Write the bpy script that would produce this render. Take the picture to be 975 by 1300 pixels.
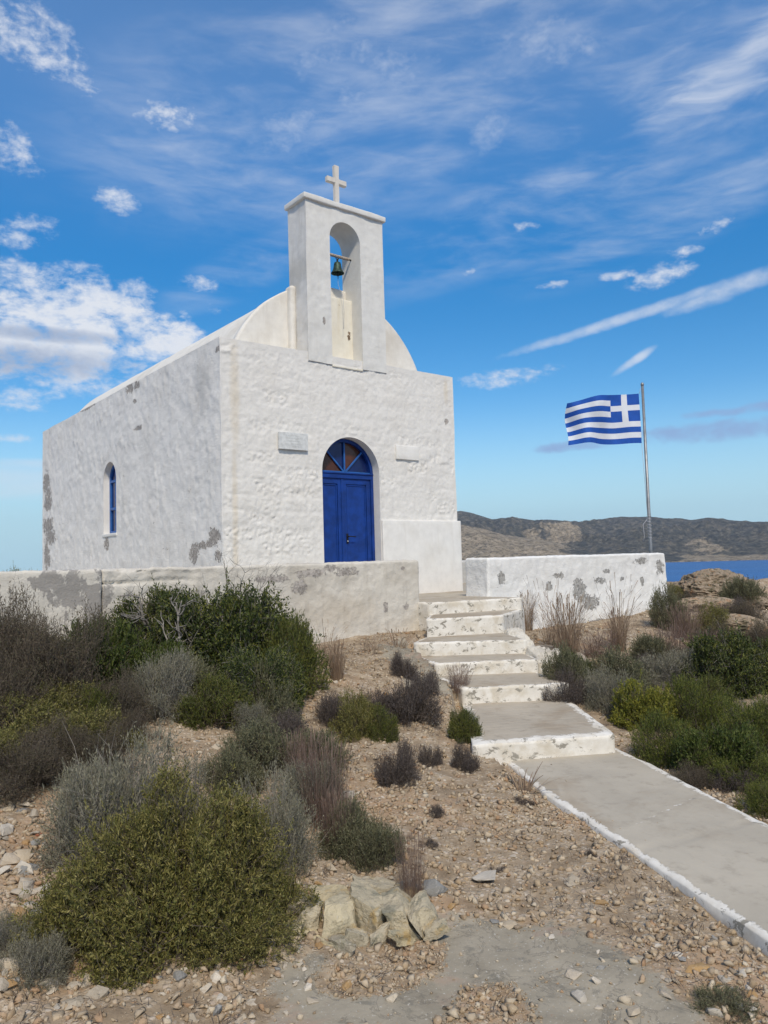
import bpy, bmesh, math, random
import numpy as np
from mathutils import Vector, Matrix

# ------------------------------------------------------------------ scene
scn = bpy.context.scene
for o in list(bpy.data.objects):
    bpy.data.objects.remove(o)
COL = scn.collection
RAD = math.radians
rng = np.random.default_rng(7)
random.seed(7)

# ------------------------------------------------------------------ camera
FPX, PITCH, ROLL, YAW = 976.74, 0.06367, -0.02803, 0.89864
CAM = np.array([-5.186, -10.364, 0.589])
Fv = np.array([math.cos(YAW) * math.cos(PITCH), math.sin(YAW) * math.cos(PITCH), math.sin(PITCH)])
R0 = np.array([math.sin(YAW), -math.cos(YAW), 0.0]); U0 = np.cross(R0, Fv)
Rv = R0 * math.cos(ROLL) + U0 * math.sin(ROLL)
Uv = -R0 * math.sin(ROLL) + U0 * math.cos(ROLL)
cd = bpy.data.cameras.new('camera'); cam = bpy.data.objects.new('camera', cd); COL.objects.link(cam)
cd.sensor_fit = 'HORIZONTAL'; cd.sensor_width = 36.0; cd.lens = 36.0 * FPX / 975.0
cd.clip_start = 0.05; cd.clip_end = 20000
cam.matrix_world = Matrix(((Rv[0], Uv[0], -Fv[0], CAM[0]), (Rv[1], Uv[1], -Fv[1], CAM[1]), (Rv[2], Uv[2], -Fv[2], CAM[2]), (0, 0, 0, 1)))
scn.camera = cam
def ray(u, v): return Fv + Rv * (u - 487.5) / FPX - Uv * (v - 650) / FPX
def onY(u, v, Y=0.): d = ray(u, v); return CAM + (Y - CAM[1]) / d[1] * d
def onX(u, v, X=0.): d = ray(u, v); return CAM + (X - CAM[0]) / d[0] * d
def onZ(u, v, Z=0.): d = ray(u, v); return CAM + (Z - CAM[2]) / d[2] * d
def azel(u, v):
    d = ray(u, v); return math.atan2(d[1], d[0]), math.atan2(d[2], math.hypot(d[0], d[1]))

# ------------------------------------------------------------------ light
scn.view_settings.view_transform = 'Standard'; scn.view_settings.look = 'None'
scn.view_settings.exposure = 0.40; scn.view_settings.gamma = 1
SUN_AZ = RAD(-118)     # direction towards the sun, from +X
SUN_EL = RAD(47)
sd = Vector((math.cos(SUN_AZ) * math.cos(SUN_EL), math.sin(SUN_AZ) * math.cos(SUN_EL), math.sin(SUN_EL)))
sl = bpy.data.lights.new('sun', 'SUN'); sl.energy = 2.65; sl.angle = RAD(6); sl.color = (1, .895, .73)
so = bpy.data.objects.new('sun', sl); COL.objects.link(so)
so.rotation_euler = (-sd).to_track_quat('-Z', 'Y').to_euler()

# ------------------------------------------------------------------ node helper
class NT:
    def __init__(s, tree):
        s.t = tree; s.n = tree.nodes; s.l = tree.links
    def node(s, typ, **kw):
        n = s.n.new(typ)
        for k, v in kw.items(): setattr(n, k, v)
        return n
    def put(s, sock, val):
        if hasattr(val, 'is_output') or isinstance(val, bpy.types.NodeSocket): s.l.new(val, sock)
        elif val is not None:
            if sock.type == 'RGBA' and len(val) == 3: val = (*val, 1)
            sock.default_value = val
    def math(s, op, a, b=None, c=None, clamp=False):
        n = s.node('ShaderNodeMath', operation=op, use_clamp=clamp)
        s.put(n.inputs[0], a); s.put(n.inputs[1], b); s.put(n.inputs[2], c)
        return n.outputs[0]
    def vmath(s, op, a, b=None, out=0):
        n = s.node('ShaderNodeVectorMath', operation=op)
        s.put(n.inputs[0], a)
        if op == 'SCALE': s.put(n.inputs['Scale'], b)
        else: s.put(n.inputs[1], b)
        return n.outputs[out]
    def noise(s, vec, scale, detail=4, rough=.55, dist=0., out=0):
        n = s.node('ShaderNodeTexNoise'); s.put(n.inputs['Vector'], vec)
        s.put(n.inputs['Scale'], scale); s.put(n.inputs['Detail'], detail)
        s.put(n.inputs['Roughness'], rough); s.put(n.inputs['Distortion'], dist)
        return n.outputs[out]
    def mapping(s, vec, loc=(0, 0, 0), rot=(0, 0, 0), scale=(1, 1, 1)):
        n = s.node('ShaderNodeMapping'); s.put(n.inputs[0], vec)
        s.put(n.inputs[1], loc); s.put(n.inputs[2], rot); s.put(n.inputs[3], scale); return n.outputs[0]
    def ramp(s, fac, stops, interp='LINEAR'):
        n = s.node('ShaderNodeValToRGB'); s.put(n.inputs[0], fac); cr = n.color_ramp; cr.interpolation = interp
        while len(cr.elements) < len(stops): cr.elements.new(.5)
        for e, (p, c) in zip(cr.elements, stops):
            e.position = p; e.color = (*c, 1) if len(c) == 3 else c
        return n.outputs[0]
    def step(s, x, lo, hi):
        n = s.node('ShaderNodeMapRange', interpolation_type='SMOOTHSTEP')
        s.put(n.inputs[0], x); s.put(n.inputs[1], lo); s.put(n.inputs[2], hi); return n.outputs[0]
    def mix(s, fac, a, b, mode='MIX'):
        n = s.node('ShaderNodeMix', data_type='RGBA', blend_type=mode, clamp_factor=True)
        s.put(n.inputs[0], fac); s.put(n.inputs[6], a); s.put(n.inputs[7], b); return n.outputs[2]
    def bump(s, h, strength=.5, dist=.02, normal=None):
        n = s.node('ShaderNodeBump'); s.put(n.inputs['Height'], h); s.put(n.inputs['Strength'], strength)
        s.put(n.inputs['Distance'], dist); s.put(n.inputs['Normal'], normal); return n.outputs[0]

def new_mat(name):
    m = bpy.data.materials.new(name); m.use_nodes = True
    t = NT(m.node_tree); b = m.node_tree.nodes['Principled BSDF']
    pos = t.node('ShaderNodeNewGeometry').outputs['Position']
    return m, t, b, pos

# ------------------------------------------------------------------ sky
world = bpy.data.worlds.new('World'); scn.world = world; world.use_nodes = True
W = NT(world.node_tree); bg = world.node_tree.nodes['Background']
sky = W.node('ShaderNodeTexSky', sky_type='NISHITA'); sky.sun_disc = False
sky.sun_elevation = SUN_EL; sky.sun_rotation = math.pi / 2 - SUN_AZ
sky.air_density = 1.0; sky.dust_density = 0.15; sky.ozone_density = 1.6
gd = W.node('ShaderNodeTexCoord').outputs['Generated']
gdn = W.vmath('NORMALIZE', gd)
sep = W.node('ShaderNodeSeparateXYZ'); W.put(sep.inputs[0], gdn)
AZC = azel(487, 500)[0]
ca, sa = math.cos(AZC), math.sin(AZC)
rx = W.math('MULTIPLY_ADD', sep.outputs[0], ca, W.math('MULTIPLY', sep.outputs[1], sa))
ry = W.math('MULTIPLY_ADD', sep.outputs[0], -sa, W.math('MULTIPLY', sep.outputs[1], ca))
AZ = W.math('MULTIPLY', W.math('ARCTAN2', ry, rx), -1.0)       # to the right of the middle
EL = W.math('ARCSINE', sep.outputs[2])
def sky_xy(u, v):
    a, e = azel(u, v); return -(a - AZC), e
cmb = W.node('ShaderNodeCombineXYZ'); W.put(cmb.inputs[0], AZ); W.put(cmb.inputs[1], EL); W.put(cmb.inputs[2], 0.)
ae = cmb.outputs[0]
def blob(u, v, hu, hv, rot=0.):
    """soft ellipse (1 in the middle, 0 at the rim) about a direction of the sky"""
    x, y = sky_xy(u, v)
    dx = W.math('SUBTRACT', AZ, x); dy = W.math('SUBTRACT', EL, y)
    c, s_ = math.cos(rot), math.sin(rot)
    px = W.math('MULTIPLY_ADD', dx, c, W.math('MULTIPLY', dy, s_))
    py = W.math('MULTIPLY_ADD', dx, -s_, W.math('MULTIPLY', dy, c))
    px = W.math('DIVIDE', px, hu / 976.); py = W.math('DIVIDE', py, hv / 976.)
    r2 = W.math('MULTIPLY_ADD', px, px, W.math('MULTIPLY', py, py))
    return W.math('SUBTRACT', 1.0, r2, clamp=False)
# cumulus: (u, v, half width, half height, turn)
CUM = [
       (50, 52, 85, 30, -.45), (-10, 10, 80, 32, -.4), (14, 188, 42, 24, -.35), (216, 149, 42, 18, .05),
       (40, 284, 30, 13, 0), (20, 302, 40, 12, 0), (100, 343, 36, 11, 0), (36, 346, 34, 12, -.3), (150, 256, 34, 14, -.3),
       (104, 494, 50, 13, .2), (26, 502, 44, 13, 0), (30, 516, 30, 9, 0), (250, 360, 30, 12, 0), (175, 368, 34, 13, 0),
       (640, 480, 74, 13, .06), (596, 346, 20, 7, 0), (835, 352, 42, 14, .15), (784, 349, 26, 7, 0),
       (872, 318, 26, 8, 0), (276, 392, 20, 9, 0), (10, 556, 34, 7, 0), (665, 288, 22, 7, 0),
       (904, 290, 26, 9, 0.2), (700, 362, 24, 6, 0)]
def union(lst):
    out = None
    for b in lst:
        k = W.math('MAXIMUM', blob(*b), -1.5)
        out = k if out is None else W.math('SMOOTH_MAX', out, k, .25)
    return out
ae2 = W.mapping(ae, scale=(1, 1.7, 1))
n1 = W.noise(ae2, 17, 9, .62, .3)
n2 = W.noise(W.mapping(ae2, loc=(3, 1, 2)), 55, 6, .62, .2)
n3 = W.noise(W.mapping(ae2, loc=(8, 2, 5), rot=(0, 0, -.3)), 120, 5, .65, .3)
cden = W.math('MULTIPLY_ADD', W.math('SUBTRACT', n1, .5), 3.4, union(CUM))
cden = W.math('MULTIPLY_ADD', W.math('SUBTRACT', n2, .5), 2.9, cden)
cden = W.math('MULTIPLY_ADD', W.math('SUBTRACT', n3, .5), .9, cden)
CUMBIG = [(70, 400, 130, 50, -.08), (150, 410, 90, 36, -.08), (30, 440, 170, 44, 0), (200, 440, 80, 24, .05), (20, 385, 80, 40, 0)]
bigd = W.math('MULTIPLY_ADD', W.math('SUBTRACT', n1, .5), 4.0, union(CUMBIG))
bigd = W.math('MULTIPLY_ADD', W.math('SUBTRACT', n2, .5), 1.8, bigd)
cmask = W.math('MAXIMUM', W.math('MULTIPLY', W.step(cden, .0, 2.1), .88), W.math('MULTIPLY', W.step(bigd, -.15, 1.2), .96))
# cirrus: stretched streaks, each band set in its own broad ellipse
def streaks(rot, sx, sy, scale, seed):
    return W.noise(W.mapping(ae, loc=(seed, seed * .7, 0), rot=(0, 0, rot), scale=(sx, sy, 1)), scale, 8, .6, .5)
CIR = [(500, 110, 420, 130, .2), (860, 70, 300, 140, .2), (750, 230, 330, 60, .28), (300, 170, 180, 50, .15), (860, 270, 220, 40, .25), (330, 330, 130, 30, .45)]
cu = union(CIR)
st = streaks(-.28, 1.3, 5.0, 2.6, 4.1); st2 = streaks(-.35, 2, 8, 6.0, 9.3)
cirr = W.math('MULTIPLY_ADD', W.math('SUBTRACT', st, .47), 4.2, W.math('MULTIPLY', W.math('SUBTRACT', st2, .5), 2.0))
# unseen cloud added all round outside the view, neutralising the blue sky light
outside = W.step(W.math('ABSOLUTE', AZ), .62, .95); high = W.step(EL, .62, .85)
outm = W.math('MAXIMUM', outside, high)
cirr = W.math('MULTIPLY', W.step(cirr, -.6, 1.6), W.math('MAXIMUM', W.step(cu, -.6, .9), outm))
cirr = W.math('MULTIPLY', cirr, .42)
fill_cloud = W.noise(W.mapping(gdn, scale=(1, 1, 2.2)), 2.6, 8, .62, .4)
fill_cloud = W.math('MULTIPLY', W.math('MULTIPLY', W.step(fill_cloud, .47, .62), W.step(EL, .02, .2)), W.math('MULTIPLY', outside, .9))  # broken cloud added out of view to whiten the light from the sky
bright = W.math('MULTIPLY', W.step(W.math('MULTIPLY_ADD', W.math('SUBTRACT', st2, .5), 2.6, union([(915, 105, 110, 36, .15), (960, 70, 70, 34, .4)])), -.2, 1.9), .7)
band = W.math('MULTIPLY', W.step(W.math('MULTIPLY_ADD', W.math('SUBTRACT', n1, .5), 2.2, union([(800, 402, 170, 8, .2), (925, 368, 80, 13, .2), (805, 458, 34, 6, .5)])), -.1, 1.6), .75)
softp = W.math('MULTIPLY', W.step(W.math('MULTIPLY_ADD', W.math('SUBTRACT', n2, .5), 2.6, W.math('MULTIPLY_ADD', W.math('SUBTRACT', n1, .5), 3.5, union([(700, 52, 85, 26, -.15), (485, 105, 90, 30, .4), (626, 163, 36, 20, .3), (430, 60, 80, 30, .3), (370, 170, 90, 26, .3)]))), -.3, 2.6), .42)
band = W.math('MAXIMUM', band, softp)
mist = W.math('MULTIPLY', W.step(W.math('MULTIPLY_ADD', W.math('SUBTRACT', st2, .5), 1.2, union([(20, 610, 150, 26, 0), (60, 590, 120, 8, 0)])), -.2, 1.3), .45)
grey = W.step(W.math('MULTIPLY_ADD', W.math('SUBTRACT', n1, .5), 3.2, union([(930, 546, 150, 15, .03), (850, 550, 90, 10, .02), (725, 567, 60, 8, .05), (930, 522, 70, 6, .0), (975, 515, 50, 8, 0)])), .0, 1.3)
white = W.math('MAXIMUM', cmask, W.math('MAXIMUM', cirr, W.math('MAXIMUM', bright, W.math('MAXIMUM', band, W.math('MAXIMUM', fill_cloud, mist)))))
# bases of the heaped clouds are greyer than their tops
shade = W.step(W.math('MULTIPLY_ADD', W.math('SUBTRACT', n2, .5), 1.2, union([(20, 458, 150, 22, 0), (60, 425, 100, 10, 0)])), -.3, 1.2)
hs = W.node('ShaderNodeHueSaturation'); W.put(hs.inputs['Saturation'], W.math('MULTIPLY_ADD', W.step(EL, .62, .34), .26, 1.24)); W.put(hs.inputs['Value'], W.math('MULTIPLY_ADD', W.step(EL, .28, .62), .34, .90)); W.put(hs.inputs['Color'], sky.outputs[0])
CW = W.mix(shade, (5.3, 5.5, 5.9), (2.7, 3.2, 4.2))
lowc = W.mix(W.math('MULTIPLY', W.step(EL, .22, .0), .92), hs.outputs[0], (2.8, 4.7, 5.9))
c1 = W.mix(white, lowc, CW)
c2 = W.mix(W.math('MULTIPLY', grey, .8), c1, (1.9, 2.7, 4.6))
W.put(bg.inputs['Color'], c2); bg.inputs['Strength'].default_value = 0.115

# ------------------------------------------------------------------ numeric noise
def _hash(ix, iy, iz, seed):
    h = (ix.astype(np.int64) * 374761393 + iy.astype(np.int64) * 668265263 + iz.astype(np.int64) * 2147483647 + seed * 974634777) & 0xFFFFFFFF
    h = ((h ^ (h >> 13)) * 1274126177) & 0xFFFFFFFF
    h = ((h ^ (h >> 16)) * 2246822519) & 0xFFFFFFFF
    return ((h ^ (h >> 15)) & 0xFFFFFF) / float(0xFFFFFF)
def vnoise(P, seed=0):
    P = np.asarray(P, float); i = np.floor(P); f = P - i; f = f * f * (3 - 2 * f); i = i.astype(np.int64)
    r = 0
    for dx in (0, 1):
        for dy in (0, 1):
            for dz in (0, 1):
                w = (f[..., 0] if dx else 1 - f[..., 0]) * (f[..., 1] if dy else 1 - f[..., 1]) * (f[..., 2] if dz else 1 - f[..., 2])
                r = r + w * _hash(i[..., 0] + dx, i[..., 1] + dy, i[..., 2] + dz, seed)
    return r * 2 - 1
def fbm(P, oct=4, seed=0, gain=.5):
    P = np.asarray(P, float); a = 1.; s = 0; t = 0
    for k in range(oct):
        s = s + a * vnoise(P * 2 ** k + k * 17.3, seed + k); t += a; a *= gain
    return s / t
def sstep(a, b, x):
    t = np.clip((x - a) / (b - a), 0, 1); return t * t * (3 - 2 * t)
def poly_sdf(X, Y, poly):
    """negative inside"""
    X = np.asarray(X, float); Y = np.asarray(Y, float); d = np.full(X.shape, 1e9); ins = np.zeros(X.shape, bool)
    n = len(poly)
    for i in range(n):
        ax, ay = poly[i][:2]; bx, by = poly[(i + 1) % n][:2]
        ex, ey = bx - ax, by - ay
        t = np.clip(((X - ax) * ex + (Y - ay) * ey) / (ex * ex + ey * ey + 1e-12), 0, 1)
        d = np.minimum(d, np.hypot(X - ax - t * ex, Y - ay - t * ey))
        c = ((ay > Y) != (by > Y)); xi = (bx - ax) * (Y - ay) / ((by - ay) if by != ay else 1e-12) + ax
        ins ^= c & (X < xi)
    return np.where(ins, -d, d)

# ------------------------------------------------------------------ object helpers
def raw_mesh(name, V, Fc, mats=(), smooth=False, midx=None):
    """V (n,3); Fc (m,k) array of one polygon size, or a list"""
    me = bpy.data.meshes.new(name)
    V = np.asarray(V, dtype=np.float32)
    if isinstance(Fc, np.ndarray):
        m, k = Fc.shape
        me.vertices.add(len(V)); me.vertices.foreach_set('co', V.ravel())
        me.loops.add(m * k); me.loops.foreach_set('vertex_index', Fc.astype(np.int32).ravel())
        me.polygons.add(m); me.polygons.foreach_set('loop_start', np.arange(0, m * k, k, dtype=np.int32))
        me.update(calc_edges=True)
    else:
        me.from_pydata([tuple(map(float, p)) for p in V], [], [tuple(int(i) for i in f) for f in Fc]); me.update()
    if smooth: me.polygons.foreach_set('use_smooth', np.ones(len(me.polygons), bool))
    if midx is not None: me.polygons.foreach_set('material_index', np.asarray(midx, dtype=np.int32))
    for mt in (mats if isinstance(mats, (list, tuple)) else [mats]): me.materials.append(mt)
    return me
def obj(name, me, parent=None, loc=(0, 0, 0)):
    o = bpy.data.objects.new(name, me); COL.objects.link(o); o.location = loc
    if parent is not None:
        o.parent = parent
    return o
def bm_obj(name, bm, mat, parent=None, smooth=False, loc=(0, 0, 0)):
    bmesh.ops.recalc_face_normals(bm, faces=bm.faces)
    me = bpy.data.meshes.new(name); bm.to_mesh(me); bm.free()
    if smooth: me.polygons.foreach_set('use_smooth', np.ones(len(me.polygons), bool))
    for m in (mat if isinstance(mat, (list, tuple)) else [mat]): me.materials.append(m)
    return obj(name, me, parent, loc)
def thing(name, label, cat, loc=(0, 0, 0), group=None, rz=0.):
    o = bpy.data.objects.new(name, None); COL.objects.link(o); o.location = loc; o.rotation_euler = (0, 0, rz)
    o.empty_display_size = .1; return tag(o, label, cat, group)
def tag(o, label=None, cat=None, group=None, kind=None):
    if label: o['label'] = label
    if cat: o['category'] = cat
    if group: o['group'] = group
    if kind: o['kind'] = kind
    return o
def sub(V, o):          # world -> local of an unrotated thing
    return np.asarray(V, float) - np.array(o.location)[None, :]
def add_box(bm, x0, x1, y0, y1, z0, z1, bevel=0., off=(0, 0, 0)):
    r = bmesh.ops.create_cube(bm, size=1)
    vs = r['verts']
    for v in vs:
        v.co = Vector(((x0 + x1) / 2 + v.co.x * (x1 - x0) - off[0], (y0 + y1) / 2 + v.co.y * (y1 - y0) - off[1], (z0 + z1) / 2 + v.co.z * (z1 - z0) - off[2]))
    if bevel:
        es = set(e for v in vs for e in v.link_edges)
        bmesh.ops.bevel(bm, geom=list(es), offset=bevel, segments=2, affect='EDGES', profile=.5)
def add_tube(bm, pts, rad, n=8, cap=True):
    pts = [Vector(p) for p in pts]; rads = rad if isinstance(rad, (list, tuple)) else [rad] * len(pts)
    rings = []; prev = None
    for i, p in enumerate(pts):
        d = (pts[min(i + 1, len(pts) - 1)] - pts[max(i - 1, 0)]).normalized()
        a = d.orthogonal().normalized() if prev is None else (prev - d * prev.dot(d)).normalized()
        prev = a; b = d.cross(a)
        rings.append([bm.verts.new(p + (a * math.cos(2 * math.pi * k / n) + b * math.sin(2 * math.pi * k / n)) * rads[i]) for k in range(n)])
    for r0, r1 in zip(rings, rings[1:]):
        for k in range(n): bm.faces.new((r0[k], r0[(k + 1) % n], r1[(k + 1) % n], r1[k]))
    if cap: bm.faces.new(rings[0][::-1]); bm.faces.new(rings[-1])
def add_lathe(bm, prof, cx, cy, n=28):
    rings = [[bm.verts.new((cx + r * math.cos(2 * math.pi * k / n), cy + r * math.sin(2 * math.pi * k / n), z)) for k in range(n)] for r, z in prof]
    for r0, r1 in zip(rings, rings[1:]):
        for k in range(n): bm.faces.new((r0[k], r0[(k + 1) % n], r1[(k + 1) % n], r1[k]))

# ------------------------------------------------------------------ materials
def mat_plain(name, col, rough=.6, metal=0., var=.12, scale=8., bump=.0, bscale=60., coat=0.):
    m, t, b, pos = new_mat(name)
    n = t.noise(pos, scale, 5, .6)
    c = t.mix(t.step(n, .3, .7), tuple(x * (1 - var) for x in col), tuple(min(1, x * (1 + var)) for x in col))
    t.put(b.inputs['Base Color'], c); b.inputs['Roughness'].default_value = rough; b.inputs['Metallic'].default_value = metal
    b.inputs['Specular IOR Level'].default_value = .35
    if bump: t.put(b.inputs['Normal'], t.bump(t.noise(pos, bscale, 5, .6), bump, .01))
    return m
def mask_blobs(t, pos, lst, axes, nscale=9., namp=2.2):
    """worn patches with a ragged outline; lst of (a, b, ra, rb) in the two world axes given"""
    sp = t.node('ShaderNodeSeparateXYZ'); t.put(sp.inputs[0], pos); out = None
    for a, b, ra, rb in lst:
        dx = t.math('DIVIDE', t.math('SUBTRACT', sp.outputs[axes[0]], a), ra)
        dy = t.math('DIVIDE', t.math('SUBTRACT', sp.outputs[axes[1]], b), rb)
        k = t.math('SUBTRACT', 1., t.math('MULTIPLY_ADD', dx, dx, t.math('MULTIPLY', dy, dy)))
        k = t.math('MAXIMUM', k, -1.5)
        out = k if out is None else t.math('MAXIMUM', out, k)
    n = t.noise(pos, nscale, 5, .62)
    n2_ = t.noise(pos, nscale * 3.1, 5, .7)
    out = t.math('MULTIPLY_ADD', t.math('SUBTRACT', n2_, .5), namp * 1.6, out)
    return t.math('MULTIPLY_ADD', t.math('SUBTRACT', n, .5), namp * 2, out)
def mat_wash(name, base=(.70, .68, .64), dirt=(.46, .43, .39), dirt_amt=.5, axes=(0, 2), patches=(), patch_col=(.33, .30, .27),
             stains=(), stain_col=(.56, .46, .31), streak=.3, fleck=.0, bump=.5, bdist=.012, nscale=9., mottled=None, rust=None):
    m, t, b, pos = new_mat(name)
    big = t.noise(pos, 1.6, 6, .6, .2); mid = t.noise(pos, 7, 6, .62); fine = t.noise(pos, 45, 6, .6)
    sv = t.mapping(pos, scale=(5, 5, .55)); strk = t.noise(sv, 1.7, 5, .62, .2)
    c = t.mix(t.step(mid, .3, .75), base, tuple(x * .90 for x in base))
    c = t.mix(t.math('MULTIPLY', t.step(big, .45, .72), dirt_amt), c, dirt)
    c = t.mix(t.math('MULTIPLY', t.step(strk, .5, .75), streak), c, dirt)
    if mottled:   # large bare areas of grey render under flaked paint
        k = t.math('MULTIPLY_ADD', t.math('SUBTRACT', t.noise(t.mapping(pos, scale=(1, 1, .5)), 6.5, 8, .68, .4), .5), 6.5, mask_blobs(t, pos, mottled[0], axes, 4., 1.0))
        c = t.mix(t.step(k, -.1, .25), c, mottled[1])
    h = t.math('MULTIPLY_ADD', fine, .5, mid)
    if stains:
        k = mask_blobs(t, pos, stains, axes, 4., .5)
        c = t.mix(t.math('MULTIPLY', t.step(k, -.3, 1.6), .55), c, stain_col)
    if fleck:
        fl = t.step(t.math('ADD', t.noise(pos, 13, 6, .7, .3), t.math('MULTIPLY', t.math('SUBTRACT', big, .5), .35)), .72 - fleck, .75 - fleck)
        c = t.mix(fl, c, patch_col); h = t.math('SUBTRACT', h, t.math('MULTIPLY', fl, .6))
    if patches:
        k = t.step(mask_blobs(t, pos, patches, axes, nscale, 2.6), 0, .12)
        pc = t.mix(t.step(t.noise(pos, 24, 6, .7), .38, .62), tuple(x * .72 for x in patch_col), tuple(x * 1.35 for x in patch_col))
        c = t.mix(k, c, pc); h = t.math('SUBTRACT', h, t.math('MULTIPLY', k, .8))
    t.put(b.inputs['Base Color'], c); b.inputs['Roughness'].default_value = .92; b.inputs['Specular IOR Level'].default_value = .2
    t.put(b.inputs['Normal'], t.bump(h, bump, bdist))
    return m

M = {}
wp = lambda u, v: onX(u, v, 0.)
def pX(u, v, ru, rv):   # a patch on the side wall seen at a pixel
    p = onX(u, v, 0.); q = onX(u + ru, v, 0.); r = onX(u, v + rv, 0.); return (p[1], p[2], abs(q[1] - p[1]), abs(r[2] - p[2]))
def pY(u, v, ru, rv, Y=0.):
    p = onY(u, v, Y); q = onY(u + ru, v, Y); r = onY(u, v + rv, Y); return (p[0], p[2], abs(q[0] - p[0]), abs(r[2] - p[2]))
M['front'] = mat_wash('whitewashed_masonry_front', (.70, .675, .63), (.56, .52, .46), .30, (0, 2),
    patches=[pY(567, 535, 2.5, 4), pY(410, 408, 1.5, 4)], stains=[(.24, 3.2, .10, 1.1), (.22, 1.2, .06, 1.6), (4.62, 3.72, .07, .30)], streak=.15, bump=.7)
M['side'] = mat_wash('whitewashed_masonry_side', (.78, .745, .695), (.60, .56, .505), .40, (1, 2),
    patches=[pX(59, 613, 4, 14), pX(61, 630, 4, 12), pX(61, 640, 5, 8), pX(61, 667, 7, 9), pX(64, 682, 7, 9), pX(59, 704, 3, 18), pX(62, 712, 2, 8),
             pX(135, 690, 2.5, 9), pX(272, 682, 7, 12), pX(258, 692, 14, 5), pX(247, 704, 6, 12), pX(277, 706, 4, 7),
             pX(165, 493, 5, 7), pX(173, 489, 4, 5), pX(112, 517, 10, 2.5), pX(276, 443, 3, 4), pX(171, 509, 2, 3), pX(176, 543, 5, 3)],
    stains=[(.6, 3.4, .35, .6)], stain_col=(.40, .38, .35), streak=.35, fleck=.055, bump=.8, bdist=.02)
M['smooth'] = mat_wash('smooth_whitewash', (.74, .72, .68), (.55, .51, .44), .35, (0, 2), streak=.25, bump=.3)
M['vault'] = mat_wash('vault_limewash', (.70, .67, .61), (.50, .45, .38), .55, (0, 2), streak=.35, bump=.35)
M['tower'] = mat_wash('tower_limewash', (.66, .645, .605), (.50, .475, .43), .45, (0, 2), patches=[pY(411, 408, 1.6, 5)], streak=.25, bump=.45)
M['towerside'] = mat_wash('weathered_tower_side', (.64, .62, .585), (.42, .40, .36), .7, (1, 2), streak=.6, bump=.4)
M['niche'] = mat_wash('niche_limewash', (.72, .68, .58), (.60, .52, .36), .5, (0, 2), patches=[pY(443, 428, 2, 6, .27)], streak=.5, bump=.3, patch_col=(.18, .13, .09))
PY = -2.06
M['parapet'] = mat_wash('old_parapet_render', (.60, .56, .49), (.40, .36, .30), .7, (0, 2),
    patches=[pY(u, v, a, b, PY) for u, v, a, b in ((515, 770, 4, 5), (490, 770, 3, 6), (380, 745, 9, 9), (420, 722, 9, 4), (512, 722, 3, 3), (395, 728, 18, 5), (440, 726, 14, 5), (345, 735, 20, 5))],
    streak=.5, fleck=.02, bump=.7, bdist=.02,
    mottled=([pY(95, 752, 40, 34, PY), pY(120, 780, 16, 40, PY), pY(60, 740, 26, 12, PY)], (.30, .28, .255)), nscale=14,
    stains=[pY(430, 775, 60, 26, PY)], stain_col=(.44, .37, .28))
M['newparapet'] = mat_wash('flaking_white_parapet', (.74, .73, .70), (.56, .53, .48), .3, (0, 2),
    patches=[pY(u, v, a, b, PY) for u, v, a, b in ((637, 735, 4, 8), (813, 712, 8, 4), (837, 720, 5, 8), (735, 750, 8, 14), (748, 765, 10, 9), (790, 735, 3, 3), (710, 730, 6, 4), (762, 737, 7, 4), (697, 745, 4, 6), (756, 790, 16, 4), (815, 738, 2, 5), (770, 725, 4, 3), (655, 780, 3, 3))],
    streak=.15, fleck=.035, bump=.8, bdist=.02, nscale=11, patch_col=(.30, .29, .27))
M['blue'] = mat_plain('blue_door_paint', (.004, .034, .195), .5, var=.25, scale=5., bump=.15, bscale=60)
M['blue2'] = mat_plain('lighter_blue_paint', (.02, .10, .33), .45, var=.15, scale=9.)
M['glass_dark'] = mat_plain('dark_red_brown_glass', (.075, .024, .012), .12, var=.3, scale=3.)
M['glass_blue'] = mat_plain('deep_blue_glass', (.006, .018, .10), .12, var=.3, scale=3.)
M['iron'] = mat_plain('black_iron', (.015, .015, .018), .5, .4)
M['bronze'] = mat_plain('verdigris_bronze', (.035, .062, .050), .55, .5, var=.5, scale=22, bump=.2)
M['rope'] = mat_plain('weathered_rope', (.42, .36, .30), .9, var=.5, scale=60, bump=.5)
M['cord'] = mat_plain('flag_cord', (.40, .40, .42), .8)
M['steel'] = mat_plain('galvanised_pole', (.24, .245, .25), .45, .5, var=.2, scale=10)
M['marble'] = mat_plain('grey_marble_plaque', (.56, .565, .55), .6, var=.15, scale=14, bump=.2)
M['engrave'] = mat_plain('engraved_grey', (.42, .43, .42), .8)
M['fblue'] = mat_plain('flag_blue', (.008, .07, .34), .8, var=.1)
M['fwhite'] = mat_plain('flag_white', (.60, .62, .66), .8, var=.04)

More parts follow.
